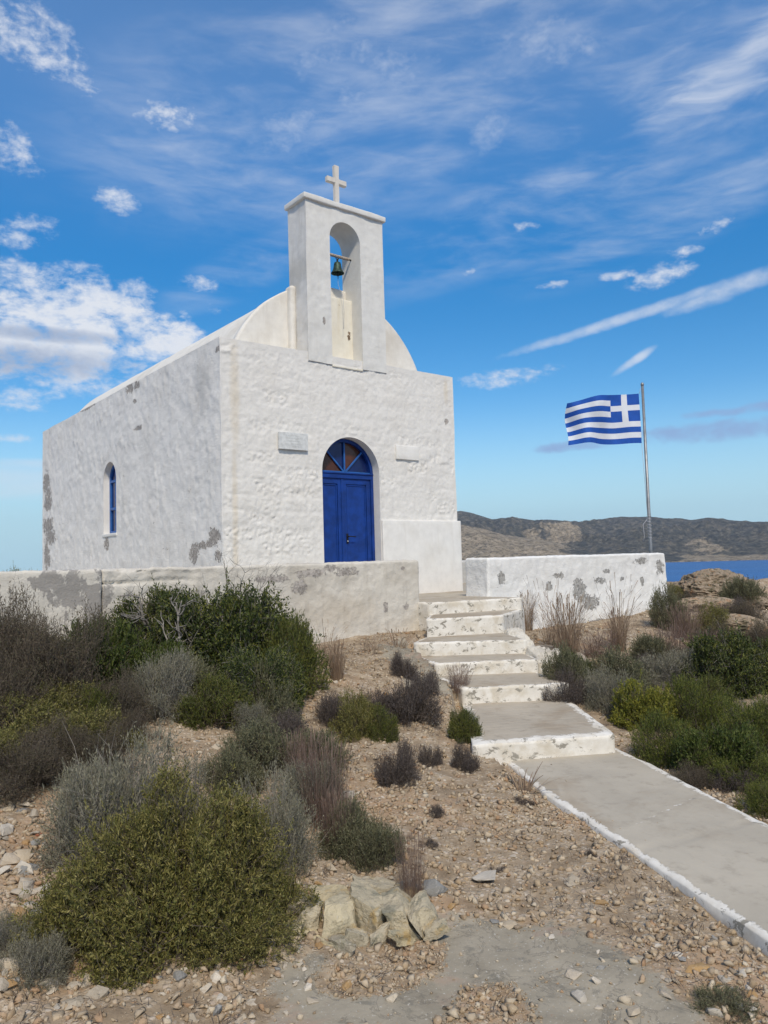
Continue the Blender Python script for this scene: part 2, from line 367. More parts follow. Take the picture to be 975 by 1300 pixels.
def mat_concrete(name, paint=True, base=(.36, .315, .25), dark=(.24, .205, .16), cracks=True):
    m, t, b, pos = new_mat(name)
    big = t.noise(pos, 1.3, 6, .6, .4); mid = t.noise(pos, 8, 6, .65); fine = t.noise(pos, 120, 4, .6)
    c = t.mix(t.step(big, .35, .7), base, tuple(x * 1.18 for x in base))
    c = t.mix(t.math('MULTIPLY', t.step(mid, .5, .75), .6), c, dark)
    st = t.noise(t.mapping(pos, loc=(5, 2, 0)), .9, 5, .65, .6)
    c = t.mix(t.math('MULTIPLY', t.step(st, .50, .66), .55), c, (.27, .21, .145))
    c = t.mix(t.math('MULTIPLY', t.step(fine, .55, .75), .3), c, (.46, .43, .37))
    h = t.math('MULTIPLY_ADD', fine, .25, mid)
    if paint:
        at = t.node('ShaderNodeAttribute', attribute_name='paint').outputs['Fac']
        pn = t.noise(pos, 16, 7, .68, .3); pn2 = t.noise(pos, 5, 4, .6)
        k = t.math('MULTIPLY_ADD', t.math('SUBTRACT', pn, .5), 2.2, at)
        k = t.math('MULTIPLY_ADD', t.math('SUBTRACT', pn2, .5), 1.0, k)
        w = t.step(k, .3, .6)
        wc = t.mix(t.step(mid, .35, .75), (.71, .68, .62), (.58, .54, .47))
        wc = t.mix(t.math('MULTIPLY', t.step(t.noise(pos, 3.2, 6, .65, .3), .46, .66), .75), wc, (.50, .44, .34))
        fl = t.step(t.noise(t.mapping(pos, loc=(1, 7, 3), scale=(1, 1, 1.8)), 7, 8, .74, .4), .55, .585)
        wc = t.mix(fl, wc, (.27, .25, .21))
        c = t.mix(w, c, wc); h = t.math('MULTIPLY_ADD', w, .7, h)
    t.put(b.inputs['Base Color'], c); b.inputs['Roughness'].default_value = .92; b.inputs['Specular IOR Level'].default_value = .2
    t.put(b.inputs['Normal'], t.bump(h, .5, .008)); return m
M['step'] = mat_concrete('worn_step_concrete')
M['path'] = mat_concrete('path_concrete', base=(.375, .335, .27), dark=(.27, .235, .185))

def mat_ground():
    m, t, b, pos = new_mat('dry_stony_ground')
    rock = t.node('ShaderNodeAttribute', attribute_name='rock').outputs['Fac']
    big = t.noise(pos, .9, 6, .6, .3); mid = t.noise(pos, 6, 7, .65); fine = t.noise(pos, 38, 6, .65)
    vo = t.node('ShaderNodeTexVoronoi'); t.put(vo.inputs['Vector'], t.vmath('ADD', pos, t.vmath('SCALE', t.noise(pos, 20, 3, .5, out=1), .03))); vo.inputs['Scale'].default_value = 34
    soil = t.ramp(mid, [(.25, (.15, .11, .072)), (.5, (.30, .23, .155)), (.75, (.45, .37, .27))])
    soil = t.mix(t.math('MULTIPLY', t.step(big, .5, .65), .6), soil, (.39, .26, .16))
    sepc = t.node('ShaderNodeSeparateXYZ'); t.put(sepc.inputs[0], vo.outputs['Color'])
    peb = t.ramp(sepc.outputs[0], [(0, (.24, .19, .14)), (.4, (.42, .35, .26)), (.75, (.55, .48, .39)), (1, (.38, .27, .19))])
    pm = t.math('MULTIPLY', t.step(vo.outputs['Distance'], .55, .3), t.step(mid, .38, .55))
    soil = t.mix(t.math('MULTIPLY', pm, .85), soil, peb)
    rk = t.ramp(t.noise(pos, 2.2, 8, .68, .5), [(.28, (.185, .16, .12)), (.5, (.285, .25, .19)), (.72, (.375, .33, .255))])
    rk = t.mix(t.math('MULTIPLY', t.step(t.math('ABSOLUTE', t.math('SUBTRACT', t.noise(t.mapping(pos, loc=(4, 4, 1)), 3.1, 7, .66, .8), .5)), .022, .0), .55), rk, (.14, .125, .10))
    rk = t.mix(t.math('MULTIPLY', t.step(t.noise(t.mapping(pos, loc=(1, 6, 1)), 9, 6, .7, .3), .55, .66), .6), rk, (.15, .14, .115))
    rk = t.mix(t.math('MULTIPLY', t.step(t.noise(t.mapping(pos, loc=(9, 3, 1)), 1.7, 6, .65, .5), .56, .64), .6), rk, (.33, .235, .175))
    rk = t.mix(t.step(t.noise(pos, 60, 4, .7), .60, .68), rk, (.46, .43, .37))
    k = t.step(t.math('MULTIPLY_ADD', t.math('SUBTRACT', fine, .5), .7, t.math('MULTIPLY_ADD', t.math('SUBTRACT', mid, .5), 1.5, rock)), .36, .66)
    c = t.mix(k, soil, rk)
    t.put(b.inputs['Base Color'], c); b.inputs['Roughness'].default_value = .95; b.inputs['Specular IOR Level'].default_value = .15
    hk = t.math('MULTIPLY_ADD', fine, .25, t.noise(pos, 3.5, 5, .55))
    hm_ = t.node('ShaderNodeMix', data_type='FLOAT'); hs_ = t.math('MULTIPLY_ADD', fine, .5, t.math('MULTIPLY_ADD', pm, .35, mid))
    t.put(hm_.inputs[0], k); t.put(hm_.inputs[2], hs_); t.put(hm_.inputs[3], hk)
    t.put(b.inputs['Normal'], t.bump(hm_.outputs[0], .6, .025)); return m
M['ground'] = mat_ground()

def mat_rock(name, cols, scale=5., bump=.6, lichen=None):
    m, t, b, pos = new_mat(name)
    oi = t.node('ShaderNodeObjectInfo').outputs['Random']; isl = t.node('ShaderNodeNewGeometry').outputs['Random Per Island']
    rnd = t.math('FRACT', t.math('ADD', oi, isl))
    c = t.ramp(rnd, [(i / max(1, len(cols) - 1), k) for i, k in enumerate(cols)])
    n = t.noise(pos, scale, 7, .65, .3); f = t.noise(pos, scale * 9, 5, .65)
    c = t.mix(t.step(n, .35, .7), t.mix(.22, c, (.10, .08, .06)), c)
    c = t.mix(t.math('MULTIPLY', t.step(f, .55, .7), .4), c, (.50, .46, .40))
    if lichen:
        c = t.mix(t.step(t.noise(t.mapping(pos, loc=(2, 5, 1)), 7, 6, .65, .4), .52, .60), c, lichen[0])
        c = t.mix(t.step(t.noise(t.mapping(pos, loc=(7, 1, 4)), 5, 6, .65, .4), .56, .66), c, lichen[1])
        c = t.mix(t.math('MULTIPLY', t.step(t.noise(pos, 26, 6, .75), .52, .62), .5), c, (.16, .14, .10))
    t.put(b.inputs['Base Color'], c); b.inputs['Roughness'].default_value = .93; b.inputs['Specular IOR Level'].default_value = .2
    t.put(b.inputs['Normal'], t.bump(t.math('MULTIPLY_ADD', f, .4, n), bump, .02)); return m
M['stone'] = mat_rock('limestone', [(.54, .47, .37), (.44, .37, .28), (.60, .54, .45), (.40, .36, .30), (.50, .41, .29), (.34, .30, .24)], 9.)
M['gravel'] = mat_rock('gravel_stone', [(.46, .36, .24), (.36, .26, .16), (.56, .48, .36), (.40, .29, .175), (.26, .20, .14), (.51, .42, .30), (.37, .23, .13), (.46, .38, .27)], 12.)
M['redstone'] = mat_rock('orange_red_stone', [(.42, .15, .08), (.36, .14, .08)], 9.)
M['ochre'] = mat_rock('ochre_stone', [(.42, .27, .12), (.36, .22, .10)], 9.)
M['greystone'] = mat_rock('grey_stone', [(.30, .29, .27), (.24, .24, .23)], 9.)
M['lichenrock'] = mat_rock('lichened_block', [(.58, .50, .33), (.36, .32, .25), (.52, .44, .29), (.42, .38, .31), (.55, .46, .27)], 9., 1., lichen=((.29, .265, .19), (.44, .31, .14)))
M['headland'] = mat_rock('headland_rock', [(.34, .26, .18), (.27, .21, .15)], 1.6, 1.0, lichen=((.10, .085, .05), (.30, .17, .09)))
M['bank'] = mat_rock('eroded_bank', [(.36, .30, .24), (.32, .27, .21)], 4., .9)

def mat_leaf(name, cols, rough=.6, trans=.25, hueless=False):
    m, t, b, pos = new_mat(name)
    isl = t.node('ShaderNodeNewGeometry').outputs['Random Per Island']
    n = t.noise(pos, 4.5, 3, .6)
    f = t.math('MULTIPLY_ADD', t.math('SUBTRACT', n, .5), .9, isl, clamp=True)
    c = t.ramp(f, [(i / (len(cols) - 1), k) for i, k in enumerate(cols)])
    t.put(b.inputs['Base Color'], c); b.inputs['Roughness'].default_value = rough; b.inputs['Specular IOR Level'].default_value = .3
    tr = t.node('ShaderNodeBsdfTranslucent'); t.put(tr.inputs[0], c)
    mx = t.node('ShaderNodeMixShader'); mx.inputs[0].default_value = trans
    out = m.node_tree.nodes['Material Output']
    t.l.new(b.outputs[0], mx.inputs[1]); t.l.new(tr.outputs[0], mx.inputs[2]); t.l.new(mx.outputs[0], out.inputs[0]); return m
M['lentisk'] = mat_leaf('lentisk_leaf', [(.020, .032, .009), (.046, .064, .015), (.085, .108, .024), (.17, .17, .036)])
M['lentisk2'] = mat_leaf('juniper_leaf', [(.030, .040, .012), (.070, .090, .018), (.135, .150, .030), (.19, .18, .04)])
M['olive'] = mat_leaf('olive_leaf', [(.050, .052, .013), (.11, .108, .026), (.185, .168, .045), (.29, .25, .085), (.13, .14, .036)])
M['bright'] = mat_leaf('fresh_green_leaf', [(.026, .044, .009), (.062, .085, .016), (.115, .135, .028)])
M['heath'] = mat_leaf('heath_leaf', [(.028, .044, .009), (.075, .10, .016), (.14, .165, .028), (.22, .22, .042)])
M['spurge'] = mat_leaf('spurge_leaf', [(.10, .11, .018), (.19, .19, .028), (.28, .26, .04), (.12, .15, .03)])
M['silver'] = mat_leaf('silver_leaf', [(.12, .115, .08), (.20, .19, .135), (.31, .29, .21), (.17, .165, .10)], .75)
M['sage'] = mat_leaf('sage_leaf', [(.08, .085, .045), (.145, .145, .08), (.22, .21, .12)], .75)
M['brown'] = mat_leaf('brown_dry_leaf', [(.055, .046, .030), (.10, .08, .055), (.15, .12, .08), (.09, .09, .045)], .8)
M['mauve'] = mat_leaf('mauve_brown_leaf', [(.060, .048, .044), (.105, .086, .078), (.15, .125, .11)], .8)
M['drygrass'] = mat_leaf('dry_grass', [(.19, .125, .085), (.29, .21, .145), (.38, .29, .20), (.22, .14, .10)], .8, .3)
M['redgrass'] = mat_leaf('reddish_grass', [(.13, .085, .068), (.20, .135, .105), (.27, .20, .16)], .8, .3)
M['bark'] = mat_plain('grey_bark', (.16, .145, .125), .9, var=.4, scale=30, bump=.5)
M['twig'] = mat_plain('brown_twig', (.095, .075, .060), .9, var=.4, scale=30)
M['paletwig'] = mat_plain('pale_twig', (.22, .20, .175), .9, var=.4, scale=30)

exec_marker = 0
# ------------------------------------------------------------------ steps and path layout (world coordinates)
SZ = [0., -.175, -.42, -.596, -.752, -.93]
NOSE = [((2.00, -2.28), (3.50, -2.66)),
        (tuple(onZ(542, 785, SZ[1])[:2]), tuple(onZ(638, 780, SZ[1])[:2])),
        (tuple(onZ(526, 815, SZ[2])[:2]), tuple(onZ(668, 811, SZ[2])[:2])),
        (tuple(onZ(553, 841, SZ[3])[:2]), tuple(onZ(682, 836, SZ[3])[:2])),
        (tuple(onZ(588, 872, SZ[4])[:2]), tuple(onZ(721, 866, SZ[4])[:2])),
        (tuple(onZ(602, 944, SZ[5])[:2]), tuple(onZ(779, 931, SZ[5])[:2]))]
PZ = -1.09
PATHL = [tuple(onZ(640, 962, PZ)[:2]), tuple(onZ(690, 1003, PZ)[:2]), tuple(onZ(975, 1190, PZ)[:2])]
PATHR = [tuple(onZ(776, 946, PZ)[:2]), tuple(onZ(840, 975, PZ)[:2]), tuple(onZ(975, 1045, PZ)[:2])]
def ext(a, b, L):
    d = np.array(b) - np.array(a); d /= np.linalg.norm(d); return tuple(np.array(b) + d * L)
PATHL.append(ext(PATHL[1], PATHL[2], 3.)); PATHR.append(ext(PATHR[1], PATHR[2], 3.4))
TERRACE = [(-9.5, -1.9), (8.1, -1.9), (8.1, 12.2), (-9.5, 12.2)]

# ------------------------------------------------------------------ terrain height
CP = [(-5.2, -10.4, -1.14), (-3.2, -9.2, -1.17), (-4.2, -8.0, -1.10), (-7, -11, -1.15), (-10, -10, -1.0), (-2.0, -9.4, -1.16), (-1.3, -7.6, -1.13), (-1.75, -8.5, -1.14),
      (-.9, -6.4, -1.09), (-.55, -5.9, -1.04), (-2.4, -6.6, -1.05), (-3.8, -6.4, -.98), (-5.3, -6.6, -.95), (-7.5, -7, -.75),
      (-.25, -5.2, -.93), (.35, -4.3, -.74), (.72, -3.6, -.55), (1.05, -2.75, -.40), (-.6, -4.4, -.80), (.1, -3.4, -.55), (-1.6, -5, -.86),
      (.5, -2.25, -.43), (-.8, -2.3, -.44), (-2.5, -2.3, -.36), (-4, -2.3, -.25), (-7, -2.5, -.2), (-1.5, -3.5, -.60), (-3.6, -4.2, -.62), (-6, -4.5, -.50), (-10, -5, -.4),
      (1.1, -6.6, -1.16), (2.3, -8, -1.2), (.3, -9.3, -1.22), (1.5, -5.1, -.98), (2.1, -4.4, -.80), (2.9, -3.6, -.64), (3.6, -2.3, -.56),
      (5.2, -2.4, -.58), (8.3, -2.2, -.50), (5, -4, -.74), (8, -4.2, -.72), (5, -7, -1.05), (9, -8, -1.1), (5, -11, -1.3),
      (11, -1, -.55), (13, .8, -.30), (15.7, 1.4, -.25), (15.6, -.9, -.40), (12.5, -3.5, -.70), (16, -5, -.8), (10, 3, -.6), (9, 8, -.9), (0, 14, -.7), (-8, 10, -.5), (-14, 2, -.6), (20, 5, -1.6)]
CP = np.array(CP, float)
def _tps(r2): return np.where(r2 > 1e-12, .5 * r2 * np.log(r2 + 1e-12), 0)
_D = ((CP[:, None, :2] - CP[None, :, :2]) ** 2).sum(-1)
_K = _tps(_D) + np.eye(len(CP)) * .02
_A = np.block([[_K, np.c_[np.ones(len(CP)), CP[:, :2]]], [np.c_[np.ones(len(CP)), CP[:, :2]].T, np.zeros((3, 3))]])
_w = np.linalg.solve(_A, np.r_[CP[:, 2], 0, 0, 0])
def base_h(X, Y):
    X = np.asarray(X, float); Y = np.asarray(Y, float); sh = X.shape; x = X.ravel(); y = Y.ravel(); out = np.empty(len(x))
    for i in range(0, len(x), 40000):
        a = x[i:i + 40000]; b = y[i:i + 40000]
        r2 = (a[:, None] - CP[None, :, 0]) ** 2 + (b[:, None] - CP[None, :, 1]) ** 2
        out[i:i + 40000] = _tps(r2) @ _w[:-3] + _w[-3] + _w[-2] * a + _w[-1] * b
    h = out.reshape(sh)
    r = np.hypot(X - 3, Y + 1)
    k = sstep(11, 19, r); h = h * (1 - k) + np.clip(h, -1.5, -.3) * k
    drop = np.maximum(0, r - 17.5); h = h - drop * .30 * sstep(0, 8, drop)
    return np.maximum(h, -27)
BED = [tuple(onZ(u, v, -1.15)[:2]) for u, v in ((330, 1325), (345, 1245), (420, 1218), (500, 1185), (560, 1160), (640, 1172), (700, 1182), (770, 1205), (830, 1235), (880, 1275), (930, 1330))]
GRV = [[tuple(onZ(u, v, -1.15)[:2]) for u, v in ((395, 1262), (430, 1215), (500, 1195), (560, 1200), (560, 1235), (500, 1262), (440, 1272))],
       [tuple(onZ(u, v, -1.15)[:2]) for u, v in ((560, 1300), (590, 1255), (650, 1255), (680, 1300))]]
STEPQ = []
for i in range(6):
    (L, Rr) = NOSE[i]
    if i == 0: BL, BR = (2.0, -1.8), (3.5, -1.8)
    else: BL, BR = NOSE[i - 1]
    STEPQ.append([L, Rr, BR, BL])
def rockmask(X, Y):
    d = poly_sdf(X, Y, BED); m = sstep(.16, -.14, d + .10 * fbm(np.stack([X * 3, Y * 3, X * 0], -1), 3, 19))
    for g in GRV: m = m * (1 - sstep(.05, -.05, poly_sdf(X, Y, g)))
    bk = poly_sdf(X, Y, [(1.2, -2.7), (.9, -3.5), (.55, -4.3), (.1, -4.7), (-.1, -4.2), (.3, -3.4), (.6, -2.8)])
    return np.maximum(m, .7 * sstep(.1, -.1, bk))
def ground_h(X, Y, fine=True):
    X = np.asarray(X, float); Y = np.asarray(Y, float)
    P = np.stack([X, Y, np.zeros_like(X)], -1)
    h = base_h(X, Y)
    rm = rockmask(X, Y)
    far = sstep(9, 16, np.hypot(X - 0, Y + 3))
    h = h + .05 * fbm(P * .8, 3, 3) * (1 + 4 * far)
    if fine:
        h = h + (1 - rm) * (.035 * fbm(P * 4.5, 4, 11) + .012 * fbm(P * 22, 2, 15)) + rm * (.030 * fbm(P * 1.6, 3, 21) + .008 * fbm(P * 6, 3, 22))
        bk = sstep(.25, -.1, poly_sdf(X, Y, [(1.15, -2.75), (.85, -3.5), (.5, -4.3), (-.3, -5.1), (-.5, -4.6), (.2, -3.6), (.7, -2.8)]))
        h = h + bk * .10 * (fbm(P * 3.2, 4, 31) + .25)
        rid = 1 - np.abs(fbm(P * .55, 4, 41)) * 2.0
        hl = sstep(3.8, 1.5, np.hypot((X - 14.3) / 1.6, (Y - .6))) 
        h = h + hl * (.42 * rid + .16 * np.abs(fbm(P * 2.2, 4, 43)) - .30)
    for i, q in enumerate(STEPQ):
        s = poly_sdf(X, Y, q); h = np.where(s < -.03, np.minimum(h, SZ[i] - .30), np.where(s < .12, np.minimum(h, SZ[i] - .04 - .3 * 0), h))
    pp = PATHL + PATHR[::-1]
    s = poly_sdf(X, Y, pp); h = np.where(s < -.04, -1.30, np.where(s < .10, np.minimum(h, PZ - .035), h))
    s = poly_sdf(X, Y, TERRACE); h = np.where(s < -.1, np.minimum(h, -.25), h)
    return h
_ts = np.concatenate([np.linspace(2.3, 14, 700), np.linspace(14.02, 40, 500)])
def ground_at(u, v):
    d = ray(u, v); P = CAM[None] + _ts[:, None] * d[None]
    h = ground_h(P[:, 0], P[:, 1], False); k = np.argmax(P[:, 2] <= h)
    if P[k, 2] > h[k]: k = len(_ts) - 1
    p = P[k].copy(); p[2] = h[k]; return p, _ts[k]

def axis(lo, hi, step, far_lo, far_hi, g=1.14):
    a = list(np.arange(lo, hi, step)); s = step; x = a[-1]
    while x < far_hi: s *= g; x += s; a.append(x)
    s = step; x = lo; b = []
    while x > far_lo: s *= g; x -= s; b.append(x)
    return np.array(b[::-1] + a)
gx = axis(-7.2, 4.5, .045, -160, 260, 1.065); gy = axis(-9.8, -1.7, .045, -160, 200, 1.065)
GX, GY = np.meshgrid(gx, gy, indexing='ij')
GZ = ground_h(GX, GY)
nx, ny = GX.shape
idx = np.arange(nx * ny).reshape(nx, ny)
quads = np.stack([idx[:-1, :-1], idx[1:, :-1], idx[1:, 1:], idx[:-1, 1:]], -1).reshape(-1, 4)
me = raw_mesh('ground', np.stack([GX, GY, GZ], -1).reshape(-1, 3), quads, M['ground'], True)
at = me.attributes.new('rock', 'FLOAT', 'POINT'); at.data.foreach_set('value', rockmask(GX, GY).ravel().astype(np.float32))
tag(obj('ground', me), kind='structure')

# ------------------------------------------------------------------ sea
SEA = -19.4
m, t, b, pos = new_mat('sea_water'); M['sea'] = m
t.put(b.inputs['Base Color'], t.mix(t.step(t.noise(t.mapping(pos, scale=(1, 1, 1)), .006, 5, .6), .35, .65), (.010, .070, .24), (.016, .10, .31)))
b.inputs['Roughness'].default_value = .35; b.inputs['Specular IOR Level'].default_value = .35
t.put(b.inputs['Normal'], t.bump(t.noise(pos, .35, 6, .7), .9, 1.2))
S = 4900.
me = raw_mesh('sea', [(-S, -S, SEA), (S, -S, SEA), (S, S, SEA), (-S, S, SEA)], [(0, 1, 2, 3)], m)
tag(obj('sea', me), kind='structure')

# ------------------------------------------------------------------ far hills
sky_u = [-400, 100, 300, 480, 560, 585, 600, 625, 650, 680, 705, 735, 760, 790, 820, 850, 875, 900, 930, 960, 990, 1050, 1200, 1500]
sky_v = [760, 745, 715, 668, 652, 648, 651, 659, 656, 660, 661, 662, 659, 656, 656, 658, 660, 657, 661, 663, 662, 655, 660, 680]
nr_u = [-400, 300, 500, 585, 610, 640, 670, 700, 730, 760, 790, 850, 1500]
nr_v = [760, 740, 690, 667, 671, 680, 684, 688, 697, 704, 708, 709, 709]
azs = np.linspace(azel(1400, 700)[0], azel(250, 700)[0], 820)
def prof(us, vs, r):
    A = np.array([azel(u, v) for u, v in zip(us, vs)]); o = np.argsort(A[:, 0])
    return CAM[2] + r * np.tan(np.interp(azs, A[o, 0], A[o, 1]))
rs = np.concatenate([np.linspace(1560, 2300, 120), np.linspace(2308, 3300, 110), np.linspace(3350, 4300, 12)])
AZg, Rg = np.meshgrid(azs, rs, indexing='ij')
HX = CAM[0] + Rg * np.cos(AZg); HY = CAM[1] + Rg * np.sin(AZg)
P = np.stack([HX, HY, HX * 0], -1)
def ridge(P, s, seed): return 1 - 2 * np.abs(fbm(P * s, 5, seed))
skyl = prof(sky_u, sky_v, 3050.)[:, None] - SEA; nearl = prof(nr_u, nr_v, 2150.)[:, None] - SEA
r1 = 3050 + 120 * fbm(P * .0012, 2, 5); r2 = 2150.
shore = 1790 + 60 * fbm(np.stack([AZg * 9, AZg * 0, AZg * 0], -1), 3, 8)
e1 = np.clip((Rg - shore) / (r1 - shore), 0, 1) ** 1.25
n_er = ridge(P, .0034, 71) * .75 + ridge(P, .010, 72) * .35 + fbm(P * .03, 3, 73) * .15
h1 = skyl * (e1 + .42 * (n_er - .45) * np.sin(np.pi * np.clip(e1, 0, 1)) )
h1 = np.where(Rg > r1, skyl * (1 - (Rg - r1) / 1600), h1)
e2 = np.clip((Rg - shore) / (r2 - shore), 0, 1)
h2 = nearl * (np.sin(e2 * np.pi / 2) + .30 * (ridge(P, .006, 75) + .35 * ridge(P, .018, 76) - .6) * e2 * (1.15 - e2))
h2 = np.where(Rg > r2, nearl * (1 - (Rg - r2) / 500), h2)
HZ = np.maximum(np.maximum(h1, h2), 0) + SEA
HZ = np.where(Rg < shore, SEA - 4 - (shore - Rg) * .05, HZ + 1.5)
nx, ny = HX.shape; idx = np.arange(nx * ny).reshape(nx, ny)
quads = np.stack([idx[:-1, :-1], idx[:-1, 1:], idx[1:, 1:], idx[1:, :-1]], -1).reshape(-1, 4)
m, t, b, pos = new_mat('sun_patched_scrub_hills'); M['hills'] = m
near_at = t.node('ShaderNodeAttribute', attribute_name='pale').outputs['Fac']  # pale mask: sunlit slopes painted into the colour, plus a pale shore
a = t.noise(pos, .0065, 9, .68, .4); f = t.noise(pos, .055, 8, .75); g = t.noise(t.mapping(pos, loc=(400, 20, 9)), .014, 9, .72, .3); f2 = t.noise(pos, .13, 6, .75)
dark = t.ramp(f, [(.36, (.035, .042, .042)), (.50, (.105, .10, .08)), (.62, (.25, .215, .16))])  # dark scrub, also standing in for slopes under cloud shadow
sunlit_tan = t.ramp(f, [(.34, (.15, .125, .085)), (.50, (.40, .32, .215)), (.66, (.60, .49, .36))])  # tan rock colour that also paints in the sunlit slopes
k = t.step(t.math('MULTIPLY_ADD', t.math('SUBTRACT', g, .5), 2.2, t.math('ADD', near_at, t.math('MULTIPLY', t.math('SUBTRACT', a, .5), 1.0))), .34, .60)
c = t.mix(k, dark, sunlit_tan)
c = t.mix(t.math('MULTIPLY', t.step(g, .56, .60), t.step(f2, .46, .56)), c, (.27, .225, .165))
c = t.mix(t.math('MULTIPLY', t.step(f2, .50, .60), .6), c, (.012, .018, .012))
t.put(b.inputs['Base Color'], c); b.inputs['Roughness'].default_value = .95; b.inputs['Specular IOR Level'].default_value = .1
t.put(b.inputs['Normal'], t.bump(t.math('MULTIPLY_ADD', f, .5, g), 1.0, 26.))
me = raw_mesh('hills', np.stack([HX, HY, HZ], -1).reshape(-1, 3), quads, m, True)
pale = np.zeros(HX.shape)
pale = np.where(h2 >= h1 - 2, .80, .0) * sstep(azel(760, 700)[0], azel(690, 700)[0], AZg)  # near ridge lit between cloud shadows, painted in as tan
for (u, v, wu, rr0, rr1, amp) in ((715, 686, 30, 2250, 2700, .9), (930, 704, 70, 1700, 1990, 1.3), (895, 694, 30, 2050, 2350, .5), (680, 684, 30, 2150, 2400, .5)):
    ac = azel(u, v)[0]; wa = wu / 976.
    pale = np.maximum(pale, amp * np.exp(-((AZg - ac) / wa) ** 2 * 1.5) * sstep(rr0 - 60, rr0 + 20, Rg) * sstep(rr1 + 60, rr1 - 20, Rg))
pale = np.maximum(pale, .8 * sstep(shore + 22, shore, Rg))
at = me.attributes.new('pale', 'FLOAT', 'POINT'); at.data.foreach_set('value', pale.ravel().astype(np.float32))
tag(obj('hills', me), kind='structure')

# ------------------------------------------------------------------ haze
hm = bpy.data.materials.new('haze'); hm.use_nodes = True; ht = hm.node_tree; ht.nodes.clear()
ho = ht.nodes.new('ShaderNodeOutputMaterial'); hv = ht.nodes.new('ShaderNodeVolumePrincipled')
hv.inputs['Density'].default_value = 8e-5; hv.inputs['Color'].default_value = (.70, .80, .95, 1); hv.inputs['Anisotropy'].default_value = .2
ht.links.new(hv.outputs[0], ho.inputs['Volume'])
bm = bmesh.new(); add_box(bm, -5000, 5000, -5000, 5000, -32, 320)
o = bm_obj('haze', bm, hm); tag(o, kind='stuff', label='thin sea haze lying over the bay and far hills')

# ------------------------------------------------------------------ grid sheets for walls
def wobble(P, amp=.012, s=1.3, seed=51):
    return np.stack([amp * fbm(P * s, 3, seed + k * 7) for k in range(3)], -1)
def masonry(A, B, seed, course=.235, amp=.011):
    """relief of limewashed rubble: A along, B up"""
    P = np.stack([A, B, A * 0], -1)
    bb = B + .05 * fbm(P * 1.3, 3, seed + 90) + .025 * fbm(P * 4, 2, seed + 92); aa = A + .10 * fbm(P * 2.3, 3, seed + 91)
    row = np.floor(bb / course); fb = bb / course - row
    wlen = .26 + .30 * _hash(row, row * 0, row * 0, seed); off = _hash(row, row * 0 + 5, row * 0, seed) * 3
    cx_ = aa / wlen + off; col = np.floor(cx_); fa = cx_ - col
    d = np.minimum(np.minimum(fb, 1 - fb) * course, np.minimum(fa, 1 - fa) * wlen)
    h = _hash(row, col, row * 0 + 3, seed)
    cover = sstep(-.25, .30, fbm(P * np.array([1.1, 1.8, 1]), 3, seed + 60))
    stone = sstep(0, .055, d) * (.25 + .75 * h) * (.15 + .85 * cover)
    rowband = sstep(.30, .75, _hash(row, row * 0 + 1, row * 0 + 2, seed + 4) * .6 + .6 * cover)
    rough = sstep(.45, .60, _hash(row, col, row * 0 + 9, seed)) * sstep(.005, .05, d) * rowband
    pits = np.abs(fbm(P * 15, 4, seed + 37, .62))
    fine = .35 * fbm(P * 9, 4, seed + 33, .6) + rough * (2.6 * pits - .9) + .25 * fbm(P * 34, 2, seed + 38)
    return amp * (stone * .75 + 1.15 * fine) - amp * .3
def lumpy(A, B, seed, amp=.014):
    P = np.stack([A, B, A * 0], -1)
    return amp * (1.3 * fbm(P * 5.5, 5, seed, .66) + 1.5 * np.maximum(0, fbm(P * 11, 3, seed + 5)) * sstep(-.1, .3, fbm(P * 1.6, 2, seed + 9)))
def arch_sdf(x0, x1, spring, top_ratio=1.0):
    c = (x0 + x1) / 2; r = (x1 - x0) / 2
    def f(A, B):
        up = np.hypot(A - c, (B - spring) / top_ratio) - r
        return np.where(B > spring, up, np.abs(A - c) - r)
    return f
def arch_pts(x0, x1, z0, spring, n=28, top_ratio=1.0):
    c = (x0 + x1) / 2; r = (x1 - x0) / 2
    pts = [(x0, z) for z in np.linspace(z0, spring, 12)[:-1]]
    pts += [(c - r * math.cos(a), spring + top_ratio * r * math.sin(a)) for a in np.linspace(0, math.pi, n)]
    pts += [(x1, z) for z in np.linspace(spring, z0, 12)[1:]]
    return pts
